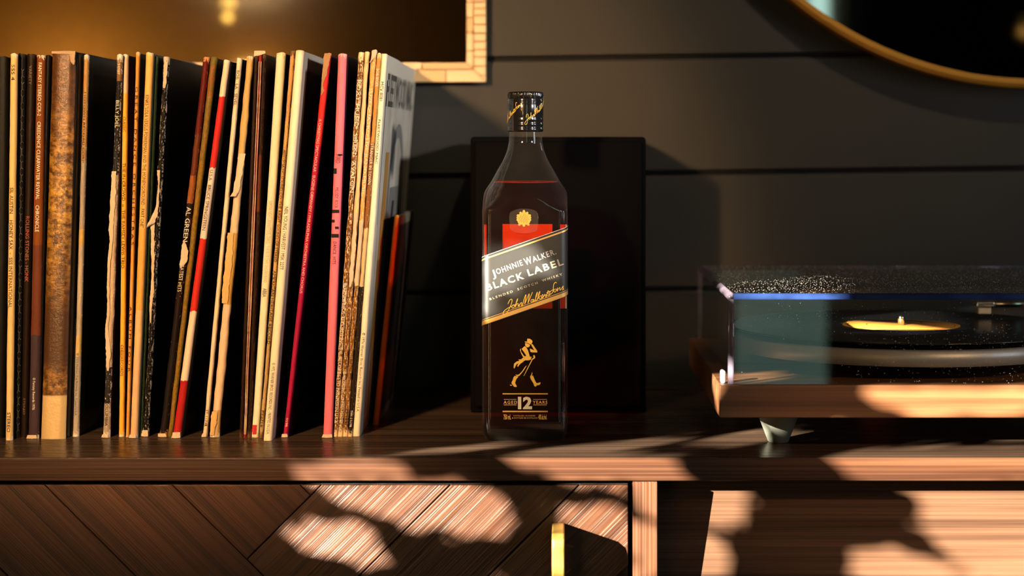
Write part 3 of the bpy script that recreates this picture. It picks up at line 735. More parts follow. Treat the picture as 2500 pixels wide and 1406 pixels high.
# ------------------------------------------------------------------ speaker
sp = empty('loudspeaker', (PX(1363, 1.70), 1.785, ZS)); tag(sp, 'plain black box loudspeaker standing behind the whisky bottle', 'speaker')
sx0, sx1 = PX(1148, 1.704), PX(1577, 1.704); sz1 = PZ(334, 1.704)
box('cabinet_shell', sx0, sx1, 1.706, 1.875, ZS, sz1, M_black, sp, .003, 3)
box('grille', sx0+.004, sx1-.004, 1.699, 1.7058, ZS+.006, sz1-.004, M_blackcloth, sp, .002, 3)

# ------------------------------------------------------------------ bottle
BX, BY = PX(1283, 1.581), 1.581
bot = empty('whisky_bottle', (BX, BY, ZS))
tag(bot, 'square whisky bottle with slanted black label standing on sideboard top', 'bottle')
HW = .0352; RC = .0065
def rsq(t):
    """radial distance of a rounded square at angle t"""
    c, s = abs(math.cos(t)), abs(math.sin(t))
    if c < s: c, s = s, c
    r = HW/c
    if r*s <= HW-RC: return r
    k = HW-RC; bq = k*(c+s); cc = 2*k*k-RC*RC
    return bq+math.sqrt(max(0, bq*bq-cc))
prof = [(322, 39.5), (330, 39.8), (349, 41), (370, 46), (392, 55.5), (413, 68), (435, 80), (445, 86), (456, 94), (467, 101), (478, 109), (488, 117), (498, 127), (508, 138), (520, 153), (534, 175), (545, 200), (620, 240)]
def Rz(y):
    for (a, ra), (b, rb) in zip(prof, prof[1:]):
        if y <= b: return (ra+(rb-ra)*(y-a)/(b-a))/F*BY
    return .085
def Rrow(y):
    # smooth the table a little
    return sum(Rz(y+dy)*w for dy, w in ((-6, .2), (-3, .2), (0, .2), (3, .2), (6, .2))) if y > 328 else Rz(y)
angs = []
ca = math.atan2(HW-RC, HW)
for q in range(4):
    base = -math.pi/2+q*math.pi/2
    for j in range(10): angs.append(base-ca+2*ca*j/10)
    span = math.pi/2-2*ca
    for j in range(10): angs.append(base+ca+span*j/10)
def bottle_mesh(name, y0, y1, inset, mat, parent, bottom=True, closetop=False, flat_top=False):
    rows = []
    y = y0
    while y < 560 and y < y1: rows.append(y); y += 4
    while y < y1-40: rows.append(y); y += 30
    for e, k in ((40, 1), (30, .997), (20, .985), (12, .965), (6, .94), (2, .915), (0, .88)): rows.append((y1-e, k))
    V, Fs = [], []; N = len(angs)
    for r_ in rows:
        y, k = r_ if isinstance(r_, tuple) else (r_, 1)
        # foot rows keep their look: height measured in the bottle's own axis plane
        z = PZ(y, BY) if y < 1000 else None
        if z is None:
            zA = PZ(1000, BY); z = zA+(ZS-zA)*(y-1000)/(y1-1000)
        z = z-ZS+(inset if y > 900 else 0)
        for t in angs:
            a, b = rsq(t), Rrow(y)
            rr = (a**-40+b**-40)**(-1/40)*k-inset
            V.append((rr*math.cos(t), rr*math.sin(t), z))
    for j in range(len(rows)-1):
        for i in range(N):
            a = j*N+i; b = j*N+(i+1) % N; Fs.append((a, a+N, b+N, b))
    if bottom: Fs.append(tuple((len(rows)-1)*N+i for i in range(N-1, -1, -1)))
    if closetop: Fs.append(tuple(range(N)))
    return obj(name, V, Fs, mat, parent, True)
M_glass = clear('bottle_glass', (.97, .97, .96), 1.5, .02, .009, (.8, .75, .7), edge=True)
M_whisky = clear('dark_amber_whisky', (.80, .20, .05), 1.33, .04)
cz_ = lambda y: PZ(y, BY)-ZS
YBOT = 1059                                   # foot row in the axis plane
gl = bottle_mesh('glass_body', 322, YBOT, 0, M_glass, bot)
lq = bottle_mesh('whisky', 443, YBOT, .0022, M_whisky, bot, True, True)
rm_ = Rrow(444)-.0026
lathe('whisky_line_glint', [(rm_-.0006, cz_(443.2)), (rm_, cz_(442.2)), (rm_+.0002, cz_(445)), (rm_-.0008, cz_(445))], plain('red_amber_glint_paint', (.38, .028, .008, 1), .3, coat=.5), bot, 72, cap=False)  # opaque red ring paints the refracted glint at the whisky surface
bs_ = bottle_mesh('thick_glass_base', 1000, YBOT, .0004, clear('base_glass_painted_dark', (.22, .15, .10), 1.5, .05, .006, (.8, .7, .6), edge=True), bot, True, True)  # dark tint stands in for the refraction that blackens the foot
zcut = .010
for v in bs_.data.vertices: v.co.z = min(v.co.z, zcut)+.0002
# cap
M_cap = plain('black_lacquered_cap', (.010, .010, .011, 1), .13, .0, spec=.8, coat=.6)
def cz(y): return PZ(y, BY)-ZS
cpx = lambda p: p/F*BY
capprof = []
rows = [(322, 40), (321, 42.5), (318, 43.5), (315, 43.8), (312, 42.6), (309, 42.4), (306, 43.6), (303, 43.8), (300, 42.6), (297, 42.6), (294, 43.6), (291, 43.8), (288, 42.9), (285, 43.2), (282, 44), (256, 44), (253, 43.2), (251, 42.8), (249, 43.4), (247, 43.6), (245, 42.6), (243, 42.2), (241, 42.4)]
lathe('cap', [(cpx(r), cz(y)) for y, r in rows], M_cap, bot, 96, (0, 0, 0))
lathe('knurled_rim', [(cpx(42), cz(241)), (cpx(43), cz(240)), (cpx(43), cz(228)), (cpx(42), cz(225.5)), (cpx(39), cz(224)), (cpx(4), cz(223.6))], M_cap, bot, 288, (0, 0, 0),
      mod=lambda r, t, z, j: r+(.00035*(1 if math.sin(t*72) > 0 else -1) if j in (1, 2) else 0))
def cap_fn(px, py):      # px: arc length in pixels from the front of the cap
    t = px/44.2; rr_ = cpx(44.25); return (rr_*math.sin(t), -rr_*math.cos(t), cz(py))
def cap_word(w, u0_, y0, L, h, deg): 
    c, s = math.cos(R(deg)), math.sin(R(deg)); return (w, .0, .35, .85, (u0_, y0), (L*c, -L*s), (-h*s, -h*c))
# wrap: u = arc length from the middle of the front face, around the rounded square; returns a point pushed out by off
LF = HW-RC; LA = RC*math.pi/2
def wrap(u, z, off=.00018):
    s = 1 if u >= 0 else -1; a = abs(u)
    if a <= LF: x, y = a, -(HW+off)
    elif a <= LF+LA:
        t = (a-LF)/RC; x = LF+(RC+off)*math.sin(t); y = -(LF+(RC+off)*math.cos(t))
    else: x, y = HW+off, -(LF-(a-LF-LA))
    return (x*s, y, z)
YFc = BY-HW
def uz(px, py): return (PX(px, YFc)-BX, PZ(py, YFc)-ZS)
def front(px, py, off=.0003): u, z = uz(px, py); return wrap(u, z, off)
u0, zc_ = uz(1281, 591); slope = math.tan(R(19.2))
ztopL = uz(1281, 590)[1]; zbotL = uz(1281, 759.5)[1]
def band(name, tA, tB, mat, off, ua=-.055, ub=.050, n=90, thick=True):
    V, Fs = [], []
    for k in range(n+1):
        u = ua+(ub-ua)*k/n
        for t in (tA, tB):
            z = ztopL+(zbotL-ztopL)*t+slope*u; V.append(wrap(u, z, off))
    for k in range(n):
        a = 2*k; Fs.append((a, a+1, a+3, a+2))
    return obj(name, V, Fs, mat, bot, True)
lab = band('front_label', 0, 1, M_labelblack, .00020)
lab['label'] = 'slanted black label with gold edges'
e = .0
edges = []
for (ta, tb, mt) in ((0, .006, M_print_white), (.036, .058, M_foil), (.910, .918, M_foil), (.932, .992, M_foil)):
    b = band('label_edge_line', ta, tb, mt, .00030); b.parent = lab
# words on the slanted label (pixel coordinates on the front face plane)
def lab_fn(px, py): u, z = uz(px, py); return wrap(u, z, .00034)
def rot(o2, length, h, deg=19.0, sh=0):
    c, s = math.cos(R(deg)), math.sin(R(deg)); return o2, (length*c, -length*s), (-h*s, -h*c)
def lw(name, words, mat):
    items = [(s, b, sh, sp)+rot(o, L, h, dg) for (s, b, sh, sp, o, L, h, dg) in words]
    return text_on(name, items, lab_fn, mat, lab, 2.5)
lw('label_lettering', [('J', .02, 0, 1, (1203, 677), 9, 17, 19), ('OHNNIE', .012, 0, 1.18, (1213.5, 670), 68, 13.5, 20), ('W', .02, 0, 1, (1283, 648), 19, 17.5, 20), ('ALKER.', .012, 0, 1.18, (1302, 640), 60, 13.5, 19.6)], M_lpw)
lw('label_lettering', [('BLACK', .022, 0, 1.25, (1190.5, 710), 95, 16.5, 18.8), ('LABEL', .022, 0, 1.25, (1291, 674), 90, 16.5, 18.4)], M_lp)
lw('label_lettering', [('BLENDED', .02, 0, 1.5, (1196, 733), 60, 5.5, 19), ('SCOTCH', .02, 0, 1.5, (1264, 709), 52, 5.5, 18.5), ('WHISKY', .02, 0, 1.5, (1324, 688), 52, 5.5, 18.5)], M_lp)
# long loop of the signature's first letter
def stroke(name, pts, w, mat, parent, fn, closed=False):
    V, Fs = [], []
    n = len(pts)
    for i, p in enumerate(pts):
        a = pts[max(0, i-1)]; b = pts[min(n-1, i+1)]
        dx, dy = b[0]-a[0], b[1]-a[1]; L = math.hypot(dx, dy) or 1
        ww = w(i/(n-1)) if callable(w) else w
        nx, ny = -dy/L*ww/2, dx/L*ww/2
        V += [fn(p[0]+nx, p[1]+ny), fn(p[0]-nx, p[1]-ny)]
    for i in range(n-1): Fs.append((2*i, 2*i+1, 2*i+3, 2*i+2))
    return obj(name, V, Fs, mat, parent)
def curve_pts(cp, n=8):
    out = []
    for i in range(len(cp)-1):
        p0 = cp[max(0, i-1)]; p1 = cp[i]; p2 = cp[i+1]; p3 = cp[min(len(cp)-1, i+2)]
        for j in range(n):
            t = j/n
            out.append(tuple(.5*((2*p1[q])+(-p0[q]+p2[q])*t+(2*p0[q]-5*p1[q]+4*p2[q]-p3[q])*t*t+(-p0[q]+3*p1[q]-3*p2[q]+p3[q])*t**3) for q in (0, 1)))
    out.append(cp[-1]); return out
SIG = [[(1240, 742), (1245, 732), (1250, 731), (1249, 740), (1243, 754), (1235, 766), (1229, 767), (1230, 760), (1240, 752), (1250, 747), (1253, 744), (1256, 746), (1254, 751), (1250, 751), (1251, 746), (1257, 744)],
 [(1257, 746), (1262, 736), (1264, 729), (1261, 736), (1258, 750), (1261, 743), (1265, 741), (1265, 748), (1269, 742), (1267, 748), (1271, 740), (1274, 739), (1273, 747), (1277, 744)],
 [(1276, 744), (1280, 729), (1284, 719), (1283, 730), (1281, 742), (1287, 728), (1292, 717), (1291, 728), (1289, 740), (1295, 725), (1300, 713)],
 [(1302, 731), (1298, 731), (1296, 736), (1299, 737), (1303, 730), (1302, 736), (1305, 734), (1311, 720), (1312, 713), (1309, 720), (1307, 734), (1311, 731), (1317, 717), (1318, 711), (1315, 718), (1312, 732)],
 [(1313, 729), (1320, 721), (1316, 726), (1319, 730), (1323, 727), (1326, 722), (1325, 719), (1322, 723), (1323, 728), (1328, 723), (1330, 718), (1331, 721), (1334, 719), (1332, 725), (1335, 723)],
 [(1343, 718), (1339, 722), (1335, 720), (1338, 714), (1341, 711), (1338, 710), (1337, 715), (1343, 721)], [(1334, 715), (1345, 711)],
 [(1359, 691), (1356, 689), (1352, 694), (1351, 703), (1350, 711), (1346, 717), (1342, 716), (1345, 710), (1353, 706)],
 [(1358, 706), (1354, 706), (1352, 711), (1355, 713), (1358, 708), (1360, 705)], [(1361, 702), (1360, 711), (1364, 704), (1367, 702), (1367, 708), (1370, 706)], [(1370, 706), (1375, 698), (1374, 703), (1376, 706), (1372, 708)]]
def sig_objs(name, mat, parent, fn_off, w):
    V, Fs = [], []
    for i, cp in enumerate(SIG):
        pts = curve_pts(cp, 5); n = len(pts)
        for j, p in enumerate(pts):
            a = pts[max(0, j-1)]; b = pts[min(n-1, j+1)]
            dx, dy = b[0]-a[0], b[1]-a[1]; L = math.hypot(dx, dy) or 1
            nx, ny = -dy/L*w/2, dx/L*w/2; o_ = 2e-6*j+3e-5*(i % 3)
            V += [fn_off(p[0]+nx, p[1]+ny, o_), fn_off(p[0]-nx, p[1]-ny, o_)]
        b0 = len(V)-2*n
        for j in range(n-1): Fs.append((b0+2*j, b0+2*j+1, b0+2*j+3, b0+2*j+2))
    return obj(name, V, Fs, mat, parent)
sig_objs('label_signature', M_print_gold, lab, lambda x, y, o_: (lambda q: wrap(q[0], q[1], .00034+o_))(uz(x, y)), 1.5)
def cap_sig(u0_, y0, ox_, oy_, sc_, deg):
    c, s_ = math.cos(R(deg)), math.sin(R(deg))
    def fn(x, y, o_):
        dx, dy = (x-ox_)*sc_, (y-oy_)*sc_
        uu = u0_+dx*c+dy*s_; yy = y0-dx*s_+dy*c
        t = uu/44.2; rr_ = cpx(44.3)+o_; return (rr_*math.sin(t), -rr_*math.cos(t), cz(yy))
    return fn
sig_objs('cap_lettering', M_print_gold, bot, cap_sig(1, 304, 1230, 767, .62, 17), 1.5)
sig_objs('cap_lettering', M_print_gold, bot, cap_sig(-9, 254, 1376, 700, .62, 17), 1.5)
# lower printing on the glass
def ff(px, py): return front(px, py, .00022)
def flat(s, x0, x1, yb_, h, b=.02, sp=1., sh=0): return (s, b, sh, sp, (x0, yb_), (x1-x0, 0), (0, -h))
lo = [flat('AGED', 1229.5, 1262.5, 985.5, 7.5, .02, 1.3), flat('YEARS', 1300.5, 1336.5, 985.5, 7.5, .02, 1.2),
      flat('DISTILLED, BLENDED', 1254, 1307, 1016, 2.6, .02, 1.1), flat('& BOTTLED IN SCOTLAND', 1250, 1313, 1021.5, 2.8, .02, 1.1),
      flat('750 mL', 1229.5, 1247.5, 1023.5, 12, .03), flat('40% alc./vol.', 1314.5, 1335, 1023.5, 12, .03)]
text_on('age_statement', lo, ff, M_print_gold, bot)
text_on('age_statement', [flat('12', 1264.5, 1299, 997, 28.5, .045, .9)], ff, plain('cream_print', (1.0, .92, .74, 1), .5, var=.03), bot)
V, Fs = [], []
for (x0, x1, y0, y1) in ((1227, 1337.5, 959.8, 962.6), (1227, 1337.5, 1002.6, 1006), (1230, 1261, 974, 975.2), (1230, 1261, 987.6, 988.9), (1302, 1335, 974, 975.2), (1302, 1335, 987.6, 988.9)):
    b = len(V); V += [ff(x0, y1), ff(x1, y1), ff(x1, y0), ff(x0, y0)]; Fs.append((b, b+1, b+2, b+3))
obj('gold_rules', V, Fs, M_print_gold, bot)
# the printed emblem: a gold walking figure
def fp(x, y): return (1225+x/9.375, 810+y/9.375)
polys = [
 [(585, 155), (640, 158), (690, 190), (705, 225), (680, 278), (655, 290), (600, 255), (530, 240), (525, 222), (578, 222)],
 [(548, 255), (600, 265), (648, 300), (640, 330), (610, 355), (570, 350), (535, 310), (532, 265)],
 [(670, 280), (705, 280), (740, 330), (815, 440), (810, 472), (700, 470), (655, 455), (640, 380), (700, 405), (745, 425), (700, 350), (680, 320)],
 [(525, 325), (560, 350), (600, 420), (640, 560), (660, 570), (695, 575), (665, 600), (680, 630), (620, 650), (540, 650), (440, 700), (340, 740), (290, 840), (270, 820), (280, 730), (340, 680), (410, 655), (375, 630), (440, 630), (490, 590), (530, 560), (560, 545), (500, 450), (455, 390), (475, 370)],
 [(435, 375), (440, 450), (500, 540), (560, 580), (490, 580), (455, 520), (420, 430), (420, 400)],
 [(420, 700), (510, 675), (440, 720), (400, 760), (370, 800), (355, 790), (370, 740)],
 [(735, 525), (760, 550), (765, 595), (720, 630), (700, 640), (685, 620), (730, 590), (720, 550)],
 [(690, 625), (708, 630), (512, 1010), (498, 1008)],
 [(575, 770), (560, 790), (500, 890), (400, 1010), (345, 1010), (310, 970), (350, 985), (400, 970), (470, 895), (540, 790)],
 [(295, 1005), (385, 1020), (330, 1090), (305, 1170), (345, 1245), (335, 1262), (280, 1255), (225, 1180), (225, 1150), (250, 1110), (265, 1050)],
 [(690, 920), (702, 950), (690, 1000), (665, 1040), (645, 1030), (680, 970)],
 [(650, 1045), (712, 995), (750, 1090), (790, 1170), (840, 1170), (880, 1150), (888, 1180), (860, 1215), (800, 1225), (780, 1255), (745, 1240), (720, 1170), (670, 1090)],
 [(185, 1208), (235, 1215), (230, 1232), (195, 1230)],
]
V, Fs = [], []
for pl in polys:
    b = len(V); V += [ff(*fp(*p)) for p in pl]; Fs.append(tuple(range(b, b+len(pl))))
em = obj('gold_emblem', V, Fs, M_print_gold, bot)
bm = bmesh.new(); bm.from_mesh(em.data); bmesh.ops.triangulate(bm, faces=bm.faces, ngon_method='EAR_CLIP')
for f_ in bm.faces:
    f_.normal_update()
    if f_.normal.y > 0: f_.normal_flip()
bm.to_mesh(em.data); bm.free()
# crest and its embossed shield
V, Fs = [], []
c0 = (1279, 534)
ring = []
for k in range(96):
    t = 2*math.pi*k/96; q_ = 1+.10*abs(math.sin(7*t))-.05
    ring.append((c0[0]+17.5*q_*math.cos(t), c0[1]+15*q_*math.sin(t)))
V += [ff(*p) for p in ring]; Fs.append(tuple(range(95, -1, -1)))
for i_, (x, y, r_) in enumerate(((1279, 515.5, 3.2), (1279, 519, 4.2), (1271, 520, 3.2), (1287, 520, 3.2), (1264.5, 526, 3), (1293.5, 526, 3), (1279, 550, 3.4), (1268, 548, 3), (1290, 548, 3))):
    b = len(V); V += [front(x+r_*math.cos(2*math.pi*k/12), y+r_*math.sin(2*math.pi*k/12), .00024+.00001*i_) for k in range(12)]; Fs.append(tuple(range(b+11, b-1, -1)))
obj('gold_crest', V, Fs, M_print_gold, bot)
V, Fs = [], []
M_engrave = plain('engraved_bronze', (.42, .22, .03, 1), .5)
for k in range(26):
    t = k*2.4; q_ = math.sqrt((k+.5)/26); x, y, r_ = c0[0]+13*q_*math.cos(t), c0[1]+11*q_*math.sin(t), .9
    b = len(V); V += [front(x+r_*math.cos(2*math.pi*j/6), y+r_*1.5*math.sin(2*math.pi*j/6), .0004) for j in range(6)]; Fs.append(tuple(range(b+5, b-1, -1)))
en = obj('crest_engraving', V, Fs, M_engrave, bot); en['kind'] = 'stuff'
sh = curve_pts([(1246, 560), (1245, 522), (1262, 512), (1279, 510), (1298, 512), (1312, 522), (1311, 560), (1298, 567), (1279, 570), (1260, 567), (1246, 560)], 5)
def emb(px, py): return front(px, py, .0006)
V = [emb(*p) for p in sh[:-1]]; cx_, cy_ = 1279, 540
V2 = [front(cx_+(p[0]-cx_)*1.03, cy_+(p[1]-cy_)*1.03, .00005) for p in sh[:-1]]
n = len(V); Fs = [tuple(range(n-1, -1, -1))]+[(i, (i+1) % n, n+(i+1) % n, n+i) for i in range(n)]
obj('embossed_shield', V+V2, Fs, clear('shield_glass', (.93, .92, .9), 1.5, .10, .05, (.8, .7, .6)), bot)
# back label seen through the whisky: a rear paper sheet, plus two strips painting its corner refractions
M_back = plain('red_orange_back_label', (.74, .50, .24, 1), .6, var=.3, scale=22)
def sheet(name, xa, xb, ya, yb_, Yl, mat, par):
    v, f = box_vf(PX(xa, Yl)-BX, PX(xb, Yl)-BX, Yl-BY, Yl-BY+.0002, PZ(yb_, Yl)-ZS, PZ(ya, Yl)-ZS)
    return obj(name, v, f, mat, par)
Yl = BY+HW-.0032
sheet('back_label_and_refraction', 1227, 1348.5, 547, 753, Yl, M_back, bot)
sheet('back_label_and_refraction', 1181.8, 1187.5, 548, 660, BY+.0, M_back, bot)  # this strip and the next paint the label's refraction in the corners
sheet('back_label_and_refraction', 1368, 1383.2, 548, 753, BY+.0, M_back, bot)

# ------------------------------------------------------------------ turntable
YP = 1.470
tz0, tz1 = PZ(1020, YP), PZ(940, YP); tx0 = PX(1757, YP); tx1 = tx0+.43; ty1 = YP+.345
tt = empty('record_player', ((tx0+tx1)/2, (YP+ty1)/2, ZS)); tag(tt, 'wooden record player with clear dust cover at right end of sideboard', 'record player')
box('plinth', tx0, tx1, YP, ty1, tz0, tz1, M_plinth, tt, .0008, 2)
for fx in (PX(1900, 1.545), tx1-.055):
    for fy in (1.545, 1.76):
        ft = lathe('foot', [(.0078, 0), (.0086, .001), (.0195, tz0-ZS-.0012), (.0195, tz0-ZS)], M_rubber, tt, 32)
        ft.location = Vector((fx, fy, ZS))-world_loc(tt)
PXc, PYc = PX(2200, 1.626), 1.626
zr = PZ(793, 1.626)
def tl(o, x, y, z): o.location = Vector((x, y, z))-world_loc(tt); return o
RP = .1475
tl(lathe('platter', [(RP*.9, 0), (RP-.001, .0006), (RP-.001, .0125), (RP-.003, .0135), (.002, .0135)], M_alu, tt, 96), PXc, PYc, zr-.0195)
tl(lathe('platter_hub', [(.05, 0), (.05, zr-.0195-tz1)], M_black, tt, 32), PXc, PYc, tz1)
tl(lathe('slip_mat', [(RP-.006, 0), (RP-.006, .0045), (.003, .0045)], M_black, tt, 64), PXc, PYc, zr-.006)
vinyl = empty('vinyl_record', (PXc, PYc, zr-.0015)); tag(vinyl, 'black vinyl record with orange centre label lying on the platter', 'record')
gro = [(.003, 0), (RP-.0012, 0), (RP, .0005), (RP-.0005, .0013)]
for k in range(40):
    r_ = RP-.004-k*(RP-.058)/40; gro += [(r_, .0012), (r_-.0011, .00104)]
gro += [(.0535, .0013), (.003, .0014)]
o = lathe('disc', gro, M_vinyl, vinyl, 96)
o = lathe('centre_label', [(.0035, 0), (.0500, 0), (.0502, .0002), (.0035, .0002)], M_orange, vinyl, 64, (0, 0, .0014)); o['label'] = 'orange paper centre label'
for r_ in (.046, .030):
    lathe('label_ring', [(r_, 0), (r_, .00005), (r_-.0006, .00005), (r_-.0006, 0)], M_print_dark, vinyl, 64, (0, 0, .00161), cap=False)
sp_ = tl(lathe('spindle', [(.0028, 0), (.0028, .0065), (.0024, .0078), (.0008, .0084)], M_chrome, tt, 24), PXc, PYc, zr+.0002)
# tonearm: headshell over the record, arm running off to a pivot at the right
ha = P(2398, 744, 1.70)
tl(lathe('arm_pivot', [(.022, 0), (.022, .02), (.017, .024), (.017, .03), (.004, .031)], M_alu, tt, 32), tx1-.055, 1.74, tz1)
arm_end = Vector((tx1-.055, 1.74, tz1+.040))
def tube(name, a, b, r_, mat, parent, n=16):
    a, b = Vector(a), Vector(b); d_ = (b-a); q = d_.to_track_quat('Z', 'Y')
    o = lathe(name, [(r_, 0), (r_, d_.length)], mat, parent, n); o.rotation_euler = q.to_euler(); tl(o, *a); return o
tube('tone_arm', ha+Vector((.005, 0, .001)), arm_end, .0035, M_chrome, tt)
box('headshell', ha.x-.008, ha.x+.008, ha.y-.014, ha.y+.012, ha.z-.001, ha.z+.004, M_chrome, tt, .001)
box('cartridge', ha.x-.006, ha.x+.006, ha.y-.010, ha.y+.008, ha.z-.0075, ha.z-.0012, M_print_light, tt, .001)
tube('arm_post', Vector((tx1-.055, 1.74, tz1+.031)), arm_end, .006, M_alu, tt)
# dust cover
M_acr = clear('clear_acrylic', (.95, .965, .96), 1.45, .015)
M_acre = clear('acrylic_edge_sky_paint', (.30, .40, .70), 1.5, .12, .25, (.04, .09, .32), gloss=(.25, .35, .7))  # blue tint paints a sky reflection into the front edge
M_acrl = clear('acrylic_edge_clear', (.7, .72, .78), 1.7, .06, .30, (.42, .36, .48))
lx0, lx1 = PX(1777, 1.4735), tx1-.006; ly0, ly1 = 1.4715, ty1-.012; lz0, lz1 = tz1+.0004, PZ(717, 1.4715); T = .003
lid = empty('dust_cover', (0, 0, 0), parent=tt); lid.location = Vector(((lx0+lx1)/2, (ly0+ly1)/2, lz0))-world_loc(tt)
box('front_pane', lx0+.0045, lx1-.0045, ly0, ly0+T, lz0, lz1-.0045, M_acr, lid)
box('back_pane', lx0+.0045, lx1-.0045, ly1-T, ly1, lz0, lz1-.0045, M_acr, lid)
box('side_pane', lx0, lx0+T, ly0+.0045, ly1-.0045, lz0, lz1-.0045, M_acr, lid)
box('side_pane', lx1-T, lx1, ly0+.0045, ly1-.0045, lz0, lz1-.0045, M_acr, lid)
box('top_pane', lx0+.0045, lx1-.0045, ly0+.0045, ly1-.0045, lz1-T, lz1, M_acr, lid)
def qround(name, a, b, ax, sx, sz, mat, r_=.0045):
    """quarter round along an edge; ax 'x','y','z'"""
    a = Vector(a); b = Vector(b); V, Fs = [], []; n = 6
    for end in (a, b):
        for rr in (r_, r_-T):
            for k in range(n+1):
                t = math.pi/2*k/n; c, s = rr*math.cos(t)*sx, rr*math.sin(t)*sz
                V.append(end+(Vector((0, c, s)) if ax == 'x' else Vector((c, 0, s)) if ax == 'y' else Vector((c, s, 0))))
    m = n+1
    for k in range(n):
        Fs += [(k, k+1, k+1+2*m, k+2*m), (m+k, m+k+2*m, m+k+1+2*m, m+k+1), (k, m+k, m+k+1, k+1), (2*m+k, 2*m+k+1, 3*m+k+1, 3*m+k)]
    Fs += [(0, 2*m, 3*m, m), (n, m+n, 3*m+n, 2*m+n)]
    mid = world_loc(lid)
    o = obj(name, [v-mid for v in V], Fs, mat, lid, True); return o
r_ = .0045
qround('edge', (lx0+r_, ly0+r_, lz1-r_), (lx1-r_, ly0+r_, lz1-r_), 'x', -1, 1, M_acre)
qround('edge', (lx0+r_, ly1-r_, lz1-r_), (lx1-r_, ly1-r_, lz1-r_), 'x', 1, 1, M_acrl)
qround('edge', (lx0+r_, ly0+r_, lz1-r_), (lx0+r_, ly1-r_, lz1-r_), 'y', -1, 1, M_acrl)
qround('edge', (lx1-r_, ly0+r_, lz1-r_), (lx1-r_, ly1-r_, lz1-r_), 'y', 1, 1, M_acrl)
for (x, s1) in ((lx0+r_, -1), (lx1-r_, 1)):
    for (y, s2) in ((ly0+r_, -1), (ly1-r_, 1)):
        qround('edge', (x, y, lz0), (x, y, lz1-r_), 'z', s1, s2, M_acrl)
# small clear clip at the front left foot of the cover
box('cover_clip', PX(1758, 1.485), PX(1770, 1.485), 1.478, 1.488, tz1, PZ(902, 1.485), clear('clip_acrylic', (.6, .6, .62), 1.9, .12, .5, (.9, .9, .95)), lid, .0015)
# dust lying on and clinging to the cover
V, Fs = [], []; rr = random.Random(4)
def speck(p, r_, nrm):
    b = len(V); n = 5
    for k in range(n):
        t = 2*math.pi*k/n
        if nrm == 'y': V.append((p[0]+r_*math.cos(t), p[1], p[2]+r_*math.sin(t)))
        else: V.append((p[0]+r_*math.cos(t), p[1]+r_*math.sin(t), p[2]))
    V.append((p[0], p[1]-r_*.6 if nrm == 'y' else p[1], p[2]+(r_*.6 if nrm == 'z' else 0)))
    for k in range(n): Fs.append((b+k, b+(k+1) % n, b+n))
for k in range(1500):
    cl = rr.random()
    x = rr.gauss(.31, .05) if cl < .45 else rr.uniform(lx0+.01, lx1-.01); z = rr.gauss(-.172, .022) if cl < .6 else rr.uniform(lz0+.002, lz1-.006)
    if not (lx0+.006 < x < lx1-.006 and lz0+.001 < z < lz1-.006): continue
    speck((x, ly0-.00003, z), rr.uniform(.00007, .00026)*(.6 if cl > .6 else 1), 'y')
for k in range(6500):
    speck((rr.uniform(lx0+.005, lx1-.005), rr.uniform(ly0+.004, ly1-.005), lz1+.00003), rr.uniform(.00008, .00026), 'z')
for k in range(200):
    pass
mid = world_loc(lid)
du = obj('dust', [Vector(v)-mid for v in V], Fs, plain('pale_dust', (.75, .70, .62, 1), .9), lid); du['kind'] = 'stuff'

# ------------------------------------------------------------------ framed mirror on the left
YM = 1.88
mx1 = PX(1187, YM); mx0 = mx1-1.05; mz0 = PZ(201, YM); mz1 = mz0+.85
fw = PX(1187, YM)-PX(1138, YM)
mir = empty('framed_mirror', ((mx0+mx1)/2, YB, mz0)); tag(mir, 'rectangular wall mirror in pale inlaid frame hanging above the records', 'mirror')
box('mirror_glass', mx0+fw, mx1-fw, YM+.006, YM+.009, mz0+fw, mz1-fw, M_smoked, mir)
box('backing_board', mx0+.004, mx1-.004, YM+.0092, YB-.0003, mz0+.004, mz1-.004, M_gap, mir)
rowsplit = fw*.36      # inner strip width
gp = .00045
def tile_poly(pts, mat, y=YM):
    c = (sum(p[0] for p in pts)/len(pts), sum(p[1] for p in pts)/len(pts))
    o = prism('inlay_tile', [(p[0]-c[0], p[1]-c[1]) for p in pts], 0, .008, mat, mir, bev=.0003)
    o.location = Vector((c[0], y+random.uniform(0, .0004), c[1]))-world_loc(mir)
def frame_row(a0, a1, side):
    pass
step = .0078
def strip(side, w_in, w_out, stepl, seed):
    """tiles of one strip between distances w_in and w_out from the outer edge (w_out<w_in)"""
    rr = random.Random(seed)
    L = (mz1-mz0) if side in 'RL' else (mx1-mx0)
    s = 0; cuts = [0]
    while s < L: s += stepl*rr.uniform(.8, 1.2); cuts.append(min(s, L))
    for a, b in zip(cuts, cuts[1:]):
        if b-a < .001: continue
        poly = [(a+gp, w_out), (b-gp, w_out), (b-gp, w_in), (a+gp, w_in)]    # (along, inward)
        poly = clip(poly, -1, 1, -gp); poly = clip(poly, 1, 1, L-gp)
        if len(poly) < 3: continue
        if side == 'R': q = [(mx1-i, mz0+al) for al, i in poly]
        if side == 'L': q = [(mx0+i, mz0+al) for al, i in poly]
        if side == 'B': q = [(mx1-al, mz0+i) for al, i in poly]
        if side == 'T': q = [(mx1-al, mz1-i) for al, i in poly]
        tile_poly(q, M_frame if rr.random() < .7 else M_frameb)
for sd, st_, k in (('R', .0082, 1), ('B', .034, 2), ('L', .034, 3), ('T', .034, 4)):
    strip(sd, fw-rowsplit-gp, gp, st_, k); strip(sd, fw-gp, fw-rowsplit+gp, st_*1.9, k+10)
